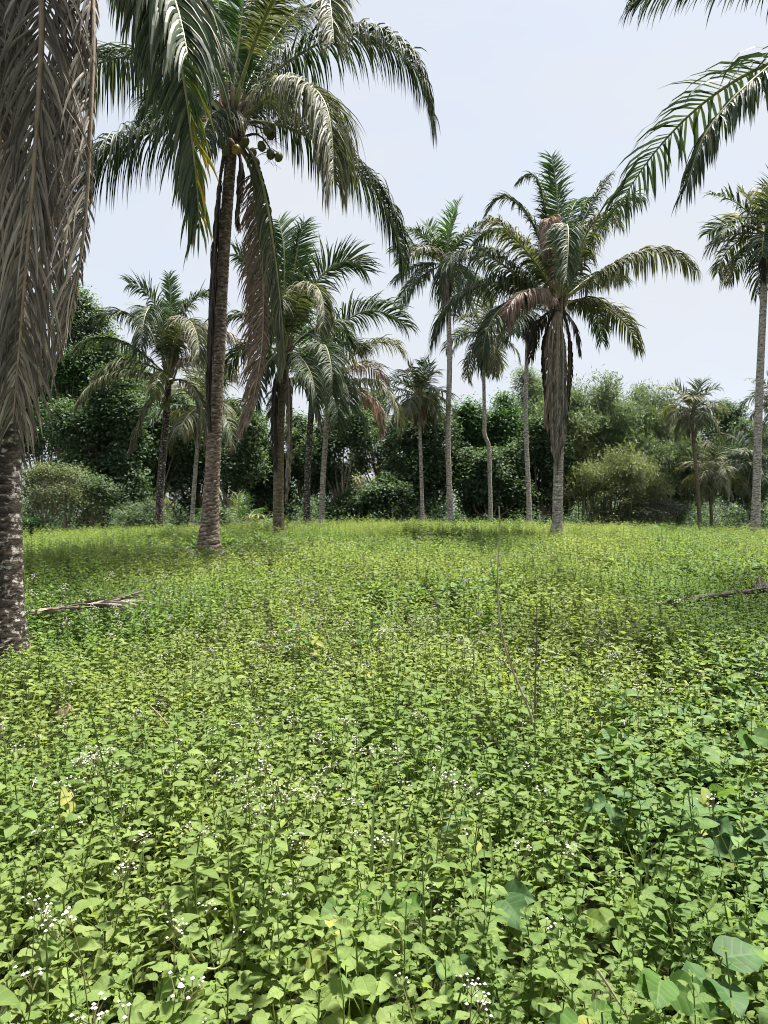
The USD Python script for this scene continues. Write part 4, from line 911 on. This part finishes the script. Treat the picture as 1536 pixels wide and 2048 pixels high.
KIND = ['knee-high oval-leaved', 'tall bushy', 'low wide-leaved', 'slim small-leaved', 'tallest many-leaved', 'short stocky', 'tiny-leaved wispy', 'large-leaved sturdy']
def weeds():
    P, rng = scatter()
    x, y = P.T
    ok = np.ones(len(x), bool)
    for a, b, r in TRUNKS: ok &= (x - a) ** 2 + (y - b) ** 2 > r * r
    x, y = x[ok], y[ok]
    n = len(x)
    pi_path = '/World/weed_cover'
    UsdGeom.PointInstancer.Define(stage, pi_path)
    protos = []
    specs = [(.44, 8, .062), (.50, 8, .057), (.38, 7, .070), (.46, 8, .052), (.55, 9, .060), (.34, 7, .066), (.42, 9, .045), (.48, 8, .074)]
    for k, (h, nd, L) in enumerate(specs):
        path = f'{pi_path}/weed_plant_{k:03d}'
        w = weed(500 + k, h, nd, L)
        mesh_at(path, w[0], w[1], 'weed_leaf', w[2], vnormals(w[0], w[1]))
        protos.append(path)
    for k, (h, nd, L) in enumerate([(.36, 5, .095), (.30, 4, .11), (.42, 5, .10)]):
        path = f'{pi_path}/creeper_plant_{k:03d}'
        w = weed(560 + k, h, nd, L, 1, 'heart', .92)
        mesh_at(path, w[0], w[1], 'creeper_leaf', w[2]); protos.append(path)
    for k in range(2):                                             # a tuft of grass, and a thin tall weed with narrow leaves
        path = f'{pi_path}/grass_tuft' if k == 0 else f'{pi_path}/narrow_leaf_weed'
        if k == 0:
            r2 = np.random.default_rng(590); gs = []
            for b in range(16):
                a = r2.uniform(0, 6.28); h = r2.uniform(.35, .62); o = np.array([math.cos(a), math.sin(a), 0])
                gs.append(blade(o * .01, nrm(o * .35 + [0, 0, 1.0]), -o + [0, 0, .3], h, .011, r2.uniform(.1, .5), r2, 'lance', .3, r2.uniform(.1, .8)))
            w = join([(g[0], g[1], g[2]) for g in gs])
        else:
            w = weed(591, .68, 9, .062, 1, 'lance', .36)
        mesh_at(path, w[0], w[1], 'weed_leaf', w[2]); protos.append(path)
    which = rng.integers(0, len(specs), n)
    small = smooth_noise(x, y, 1.1, 3) > .12
    which = np.where(small & (rng.random(n) < .5), rng.choice([3, 6], n), which)
    cr = (smooth_noise(x, y, 1.0, 8) + .8 * np.clip((x - .5 - .25 * y) * .9, -1.5, .7) * (y < 9) > .38) & (rng.random(n) < .62)
    which = np.where(cr, rng.integers(len(specs), len(specs) + 3, n), which)
    gr = rng.random(n)
    which = np.where(gr < .035, len(protos) - 2, np.where(gr < .055, len(protos) - 1, which))
    hn = smooth_noise(x, y, .9, 4)
    sc = rng.normal(1, .15, n).clip(.6, 1.5) * np.where(rng.random(n) < .04, 1.3, 1) * (.92 + .16 * hn) * np.interp(y, [0, 5, 14, 26, 40], [1.0, .95, .92, 1.0, 1.1])
    # plants give way around the trunks
    for a, b, r in TRUNKS:
        d = np.hypot(x - a, y - b); sc *= np.interp(d, [r, r + .5], [.55, 1])
    pos = np.stack([x, y, gh(x, y) - .02], 1)
    yaw, tilt = rng.uniform(0, 6.28, n), rng.normal(0, .09, n)
    # the nearest plants in the picture are plants of their own
    dv = pos + [0, 0, .3] - EYE
    vx, vy = 768 + FOC * dv[:, 0] / dv[:, 1], 1050 - FOC * dv[:, 2] / dv[:, 1]
    cand = np.nonzero((vx > -40) & (vx < 1576) & (vy < 2110) & (which < len(specs)))[0]
    cand = cand[np.argsort(y[cand])][:150]
    for q, i in enumerate(cand):
        k = int(which[i]); src = f'/World/near_weed_source_{k:03d}'
        if not stage.GetPrimAtPath(src):
            stage.CreateClassPrim(src)
            st, lv = weed(500 + k, *specs[k], fine=True)
            mesh_at(src + '/stem', st[0], st[1], 'weed_leaf', st[2])
            for g in lv: mesh_at(numbered(src + '/leaf'), g[0], g[1], 'weed_leaf', g[2], vnormals(g[0], g[1]))
        t = UsdGeom.Xform.Define(stage, numbered('/World/nearest_weed'))
        t.AddTranslateOp().Set(Gf.Vec3d(*map(float, pos[i]))); t.AddRotateZOp().Set(math.degrees(yaw[i])); t.AddRotateXOp().Set(math.degrees(tilt[i])); t.AddScaleOp().Set(Gf.Vec3f(float(sc[i])))
        t.GetPrim().GetReferences().AddInternalReference(src); t.GetPrim().SetInstanceable(True)
        custom(t.GetPrim(), label=f'{KIND[k]} light green weed among the nearest along the bottom of the picture', category='weed', group=f'{KIND[k]} weeds nearest along the bottom')
    keep = np.ones(n, bool); keep[cand] = False
    instancer(pi_path, protos, pos[keep], which[keep], sc[keep], yaw[keep], tilt[keep], 'knee-high cover of light green broad-leaved weeds', 'weeds')
    # flower clusters above part of the plants
    fp = '/World/white_weed_flowers'
    UsdGeom.PointInstancer.Define(stage, fp)
    fprotos = []
    for k in range(5):
        st, hd = flower(700 + k, .13)
        UsdGeom.Xform.Define(stage, f'{fp}/flower_cluster_{k:03d}')
        mesh_at(f'{fp}/flower_cluster_{k:03d}/stalk', st[0], st[1], 'weed_stem', st[2])
        mesh_at(f'{fp}/flower_cluster_{k:03d}/head', hd[0], hd[1], 'flower_white')
        fprotos.append(f'{fp}/flower_cluster_{k:03d}')
    hs = np.array([s[0] for s in specs] + [.36, .30, .42, .4, .68])
    fl = smooth_noise(x, y, 1.3, 12) + .35 * np.clip(1 - np.abs(x + .2 * y - .2) / 3, -1, 1)
    pick = rng.random(n) < np.clip(.07 + .34 * (fl - .05), .02, .32) * np.interp(y, [0, 4, 12, 40], [1, .8, .55, .3])
    i = np.nonzero(pick)[0]
    fpos = pos[i] + np.stack([rng.normal(0, .02, len(i)), rng.normal(0, .02, len(i)), hs[which[i]] * sc[i] - .02], 1)
    instancer(fp, fprotos, fpos, rng.integers(0, 5, len(i)), rng.uniform(.8, 1.25, len(i)), rng.uniform(0, 6.28, len(i)), rng.normal(0, .15, len(i)), 'tiny white fluffy flower heads over the weeds', 'flowers')
    print('weeds', n, 'flowers', len(i))
weeds()

# ------------------------------------------------------------------ single plants and fallen things in the clearing
def top_of(xp, yp, d): return ray(xp, yp, d)

def broad_leaf(base, d, up, L, W, curl, rng, tone):
    """A large leaf with heart-shaped base, raised veins, a wavy edge and a drooping tip."""
    t = np.linspace(0, 1, 23); c = np.linspace(-1, 1, 13)
    w = np.interp(t, [0, .06, .16, .3, .5, .7, .86, .95, 1], [.50, .80, .97, 1, .90, .66, .36, .16, 0]) * (1 + .05 * np.sin(t * 17 + tone * 9))
    d = nrm(d); s = nrm(np.cross(d, up)); n = np.cross(s, d)
    bend = rng.normal(0, .10)
    P = base + d * (t * L)[:, None] - np.array([0, 0, 1.0]) * (curl * L * t ** 2)[:, None] + s * (bend * L * t ** 2)[:, None]
    C = np.abs(c)
    cup = rng.uniform(.10, .35)
    vein = .016 * L * np.abs(np.sin((t[:, None] * 5.2 - C[None] * 1.15) * np.pi)) * (C[None] > 0) * (1 - .4 * C[None])
    wave = .05 * W * C[None] ** 2 * np.sin(t[:, None] * rng.uniform(7, 12) + rng.uniform(0, 6) + (c[None] > 0) * 2)
    lobe = -.20 * L * np.clip(1 - t[:, None] / .16, 0, 1) * C[None] ** 1.2 * (1 - .35 * C[None] ** 3)
    v = P[:, None] + s * (c[None] * (w * W * .5)[:, None])[..., None] + n * (C[None] ** 1.3 * (w * W * .5)[:, None] * cup + vein + wave)[..., None] + d * lobe[..., None]
    i, j = np.meshgrid(np.arange(22), np.arange(12), indexing='ij')
    q = np.stack([i * 13 + j, i * 13 + j + 1, (i + 1) * 13 + j + 1, (i + 1) * 13 + j], -1).reshape(-1, 4)
    return v.reshape(-1, 3), q, np.stack([np.tile(c, 23), np.repeat(t, 13)], 1)

def vine(label, xp, yp, d, n, L, mat, seed, shape='heart', face=.6):
    rng = np.random.default_rng(seed)
    c = ray(xp, yp, d); b = np.array([c[0], c[1] + .05, float(gh(c[0], c[1]))])
    t = thing('broad_leaf_vine', label, 'vine', b)
    tip = c - [0, 0, .09]
    part(t, 'stem', tube(spline([b - [0, 0, .03], (b + tip) / 2 + rng.normal(0, .03, 3), tip], 8), np.linspace(.005, .003, 8), 5), 'rachis_green', t.loc, smooth=True)
    for k in range(n):
        a = -1.57 + (k - (n - 1) / 2) * 1.25 + rng.normal(0, .3)
        dh = np.array([math.cos(a), math.sin(a), rng.uniform(-.1, .35)])
        s = L * rng.uniform(.55, .9)
        p0 = tip + nrm(dh) * .03 + [0, 0, rng.normal(0, .02)]
        up = nrm(np.array([rng.normal(0, .3), -face + rng.normal(0, .3), 1.0]))
        g = [broad_leaf(p0, dh, up, s, s * .92, rng.uniform(.1, .45), rng, float(rng.uniform(.1, .8)))]
        part(t, 'leaf', g[0], mat, t.loc, smooth=True)
def vein_mat(name, c, vein, trans):
    """Blade colour with a pale midrib and side veins; st runs across (-1 to 1) and along the leaf."""
    M = lambda t, a=.5, b=.5: ('math', {'math_type': t, 'value1': a, 'value2': b})
    usdkit.material(stage, '/World/Looks/' + name, {
        'uv': ('uvmap', {'attribute': 'st'}), 'sep': ('separate_xyz', {}), 'ab': M('absolute'), 'k': M('multiply', b=-1.15), 'm5': M('multiply', b=5.2), 'ad': M('add'),
        'pp': M('pingpong', b=.5), 'v1': ('map_range', {'from_min': .035, 'from_max': .10, 'to_min': .75, 'to_max': 0, 'clamp': True}),
        'v2': ('map_range', {'from_min': .03, 'from_max': .08, 'to_min': .9, 'to_max': 0, 'clamp': True}), 'mx': M('maximum'),
        'geo': ('geometry', {}), 'n': ('noise_texture', {'scale': 14.0, 'detail': 4.0}), 'nr': ('map_range', {'from_min': .3, 'from_max': .7, 'to_min': .72, 'to_max': 1.25}),
        'hv': ('hsv', {'color': c}), 'mix': ('mix_color', {'b': vein}), 'p': ('principled_bsdf', {'roughness': .6, 'specular_ior_level': .22}),
        'tc': ('mix_color', {'blend_type': 'multiply', 'fac': 1.0, 'b': (1.3, 1.25, .5), 'use_clamp': False}), 't': ('translucent_bsdf', {}), 'm': ('mix_closure', {'fac': trans})},
        [('uv.UV', 'sep.vector'), ('sep.x', 'ab.value1'), ('ab.value', 'k.value1'), ('sep.y', 'm5.value1'), ('k.value', 'ad.value1'), ('m5.value', 'ad.value2'), ('ad.value', 'pp.value1'),
         ('pp.value', 'v1.value'), ('ab.value', 'v2.value'), ('v1.result', 'mx.value1'), ('v2.result', 'mx.value2'), ('mx.value', 'mix.fac'), ('geo.position', 'n.vector'), ('n.fac', 'nr.value'),
         ('nr.result', 'hv.value'), ('hv.color', 'mix.a'), ('mix.result', 'p.base_color'), ('mix.result', 'tc.a'), ('tc.result', 't.color'), ('p.BSDF', 'm.closure1'), ('t.BSDF', 'm.closure2')], surface='m.closure')
vein_mat('vine_green', (.06, .125, .024), (.11, .18, .045), .42)
vein_mat('vine_blue', (.05, .105, .034), (.08, .14, .05), .34)
vein_mat('vine_lime', (.095, .15, .02), (.14, .19, .035), .42)
leaf_mat('clump_leaf', [(0, (.04, .10, .03)), (1, (.08, .16, .045))], rough=.6, spec=.22, trans=.35, jit=.15)
leaf_mat('leaf_yellow', [(0, (.17, .21, .045)), (1, (.25, .25, .065))], rough=.7, spec=.2, trans=.35, jit=.15)
V = [
 ('vine with two very large blue-green leaves near the bottom corner', 1425, 1880, 2.05, 3, .15, 'vine_blue'),
 ('upright bright green vine leaf pair below the blue-green vine', 1325, 1905, 2.0, 3, .15, 'vine_green'),
 ('vine with one lime-coloured standing leaf amid green weeds', 1240, 1755, 2.45, 3, .12, 'vine_lime'),
 ('vine with a dull lime leaf beside the lime-leaved vine', 1160, 1775, 2.4, 2, .12, 'vine_lime'),
 ('blue-green vine with a rounded leaf pair among the flowers', 1000, 1735, 2.5, 3, .14, 'vine_blue'),
 ('single lobed blue-green leaf plant standing above the weeds', 912, 1578, 3.1, 2, .13, 'vine_blue'),
 ('vine with a fan of blue and green leaves in the weeds', 1222, 1562, 3.2, 3, .15, 'vine_blue'),
 ('dark green rounded vine leaves beside a pair of flower stalks', 905, 1835, 2.2, 2, .12, 'vine_blue'),
 ('vine with olive rounded leaves at the edge of the picture', 1500, 1438, 4.0, 3, .17, 'vine_green'),
 ('green clover-like vine leaves at the bottom by the pale twig', 1170, 1980, 1.85, 4, .09, 'vine_green'),
 ('dark broad vine leaf among the flowers at the bottom', 700, 1760, 2.4, 2, .13, 'vine_green'),
 ('rounded vine leaf half hidden beside the yellow leaves', 805, 1752, 2.4, 2, .11, 'vine_green'),
 ('pale grey-green vine leaves near the picture edge below the log', 1490, 1640, 2.9, 4, .13, 'vine_blue'),
 ('blue-green vine leaves scrambling on the shaded side', 1420, 1600, 3.1, 4, .13, 'vine_blue'),
 ('green vine leaves beside the lime leaf, half shaded', 1340, 1790, 2.4, 3, .11, 'vine_green'),
]
for k, (lab, a, b, d, n, L, m) in enumerate(V): vine(lab, a, b, d, n, L, m, 900 + k)

def yellow_leaf(label, xp, yp, d, L, seed):
    rng = np.random.default_rng(seed); c = ray(xp, yp, d) - [0, 0, .05]
    b = np.array([c[0], c[1], float(gh(c[0], c[1]))])
    t = thing('yellowing_weed', label, 'weed', b)
    part(t, 'stem', tube(spline([b - [0, 0, .02], (b + c) / 2 + [.01, 0, 0], c], 6), np.full(6, .0025), 4), 'dead_stalk', t.loc)
    for k in range(3):
        a = rng.uniform(3.4, 6.0); s = L * rng.uniform(.7, 1.1)
        part(t, 'leaf', blade(c - [0, 0, k * .05], np.array([math.cos(a), math.sin(a), -.2]), nrm(np.array([rng.normal(0, .3), -.6, 1.0])), s, s * .7, .3, rng, 'ovate', .2, float(rng.random()), coded=False), 'leaf_yellow', t.loc)
for k, (lab, a, b, d, L) in enumerate([
    ('yellow crinkled leaf standing out in the middle of the weeds', 945, 1604, 3.0, .09), ('yellowed leaves under the flower stalks near the bottom', 655, 1800, 2.3, .09),
    ('pale yellow weed beside the flower stalks', 650, 1868, 2.15, .09), ('long yellow-green leaf by the shaded vine', 1415, 1555, 3.2, .085),
    ('yellowed weed among flowers at the near palm side', 140, 1555, 3.1, .08), ('pale yellow leaf at the bottom by the curly tendril', 1180, 1995, 1.85, .07),
    ('small yellow weed far back below the mossy palm', 632, 1262, 6.6, .11), ('yellow weed a little nearer than the small one', 728, 1318, 5.6, .10)]): yellow_leaf(lab, a, b, d, L, 950 + k)

# the tall dry stalk and its darker companion
Ds = 4.1
t = thing('dry_stalk', 'tall thin dry stalk rising out of the weeds past the tree line', 'stalk', (lambda b: [b[0], b[1], float(gh(b[0], b[1]))])(ray(1068, 1450, Ds)))
main = px([(1072, 1470), (1060, 1425), (1035, 1365), (1012, 1300), (999, 1235), (995, 1170), (998, 1090), (998, 1012)], Ds)
part(t, 'stem', tube(spline(main, 30), np.linspace(.007, .003, 30), 6), 'dead_stalk', t.loc, smooth=True)
for a in ([(1036, 1368), (1020, 1340), (994, 1318), (988, 1290)], [(1012, 1300), (1025, 1330), (1030, 1345)], [(996, 1180), (990, 1160), (984, 1146)], [(1060, 1425), (1052, 1390), (1056, 1360)]):
    part(t, 'twig', tube(spline(px(a, Ds), 8), np.linspace(.0035, .0015, 8), 5), 'dark_stalk', t.loc)
t = thing('dry_stalk', 'dark upright stem with twigs beside the tall dry stalk', 'stalk', (lambda b: [b[0], b[1], float(gh(b[0], b[1]))])(ray(1074, 1450, Ds + .1)))
part(t, 'stem', tube(spline(px([(1074, 1470), (1070, 1400), (1073, 1300), (1072, 1210)], Ds + .1), 20), np.linspace(.007, .002, 20), 6), 'dark_stalk', t.loc, smooth=True)
for a in ([(1070, 1395), (1060, 1360), (1056, 1330)], [(1072, 1290), (1062, 1262), (1058, 1240)], [(1072, 1340), (1084, 1310), (1088, 1285)], [(1071, 1410), (1082, 1380), (1080, 1350)]):
    part(t, 'twig', tube(spline(px(a, Ds + .1), 6), np.linspace(.003, .001, 6), 4), 'dark_stalk', t.loc)

# fallen fronds and wood
def fallen(label, pts, D, mat, L, thick, seed, rach, **kw):
    p = px(pts, D); b = p[0].copy(); b[2] = float(gh(b[0], b[1]))
    t = thing('fallen_frond', label, 'palm frond', b)
    q = spline(p, 24)
    part(t, 'rachis', tube(q, np.linspace(thick, thick * .45, 24), 7), rach, t.loc, smooth=True)
    part(t, 'leaflets', leaflets(q, L, 40, np.random.default_rng(seed), **kw), mat, t.loc)
fallen('straw coloured fallen frond lying on the weeds at the near palm foot', [(62, 1226, 0), (110, 1220, .05), (170, 1212, .1), (242, 1198, .15)], 7.4, 'frond_dry', .5, .035, 61, 'dead_stalk', droop=.12, ang=(70, 82), lift=.05, start=.02, gaps=.5)
fallen('dark fallen frond with thick stalk lying in the weeds at the picture edge', [(1322, 1212, 0), (1380, 1200, .1), (1440, 1190, .2), (1520, 1182, .4), (1600, 1180, .6)], 8.8, 'frond_dark', .6, .05, 62, 'rachis_dark', droop=.8, ang=(40, 60), lift=.3, start=.6)
b = ray(482, 1088, 17.); t = thing('fallen_branch', 'dark fallen branch lying in the weeds past the fruiting palm', 'branch', [b[0], b[1], float(gh(b[0], b[1]))])
part(t, 'stem', tube(spline(px([(478, 1084), (492, 1079), (508, 1079), (522, 1083)], 17.), 10), np.linspace(.05, .03, 10), 7), 'rachis_dark', t.loc, smooth=True)
part(t, 'twig', tube(spline(px([(500, 1079), (514, 1073), (524, 1074)], 17.), 6), np.linspace(.025, .01, 6), 5), 'rachis_dark', t.loc)
b = ray(130, 1352, 5.0); t = thing('coconut_husk', 'old brown coconut husk lying among the weeds', 'coconut', b)
coconut(t, b - [0, 0, .27], .065, 'coconut_brown', t.loc, rng)

def sapling(label, xp, yb, yt, d, n, L, mat, seed, spread=.25):
    rng = np.random.default_rng(seed)
    tp = ray(xp, yt, d); b = np.array([tp[0], tp[1], float(gh(tp[0], tp[1]))])
    t = thing('tall_weed', label, 'weed', b)
    part(t, 'stem', tube(spline([b - [0, 0, .03], (b + tp) / 2 + rng.normal(0, .03, 3), tp], 8), np.linspace(.012, .004, 8), 5), 'rachis_green', t.loc)
    h = tp[2] - b[2]
    for k in range(n):
        z = h * (.35 + .65 * (k + .5) / n); a = k * 2.4
        d_ = np.array([math.cos(a), math.sin(a), rng.uniform(0, .6)])
        s = L * rng.uniform(.7, 1.2)
        p0 = b + (tp - b) * (z / h) + nrm(d_) * spread * rng.uniform(.2, .8) * (1 - .5 * k / n)
        part(t, 'leaf', blade(p0, d_, np.array([0, 0, 1.0]), s, s * .6, .25, rng, 'ovate', .2, float(rng.random()), coded=False), mat, t.loc)
for k, (lab, xp, yb, yt, d, n, L, mat) in enumerate([
    ('tall leafy weed standing up before the bamboo', 1322, 1110, 1052, 14.5, 16, .16, 'clump_leaf'), ('dark leaved clump below the skirted palm', 1087, 1110, 1090, 13.5, 10, .16, 'clump_leaf'),
    ('dark bushy weed in the middle distance below the mossy palm', 598, 1290, 1246, 6.6, 18, .12, 'clump_leaf'), ('dark upright weed beside the dark bushy one', 740, 1290, 1232, 6.7, 12, .09, 'clump_leaf'),
    ('leafy weed at the foot of the fruiting palm', 418, 1112, 1098, 14.4, 12, .16, 'clump_leaf')]): sapling(lab, xp, yb, yt, d, n, L, mat, 970 + k)

# curly yellow tendrils
for lab, pts, d in (('curly yellow tendril looping over the nearest weeds', [(345, 1853), (372, 1885), (395, 1925), (430, 1938), (455, 1912), (467, 1850)], 2.05),
                    ('coiled pale tendril among the weeds between flower stalks', [(770, 1848), (795, 1860), (805, 1885), (800, 1910), (785, 1905), (788, 1895)], 2.1),
                    ('thin straw twig slanting through the weeds', [(300, 1412), (340, 1455), (372, 1500), (395, 1532)], 3.7),
                    ('thin straw twig near the bottom beside the clover-like leaves', [(1195, 1940), (1225, 1985), (1255, 2035)], 1.85)):
    p = px(pts, d); t = thing('tendril' if 'tendril' in lab else 'dry_twig', lab, 'tendril' if 'tendril' in lab else 'twig', [p[0][0], p[0][1], float(gh(p[0][0], p[0][1]))])
    part(t, 'stem', tube(spline(p, 24), np.linspace(.004, .002, 24), 5), 'tendril_yellow' if 'tendril' in lab else 'dead_stalk', t.loc, smooth=True)
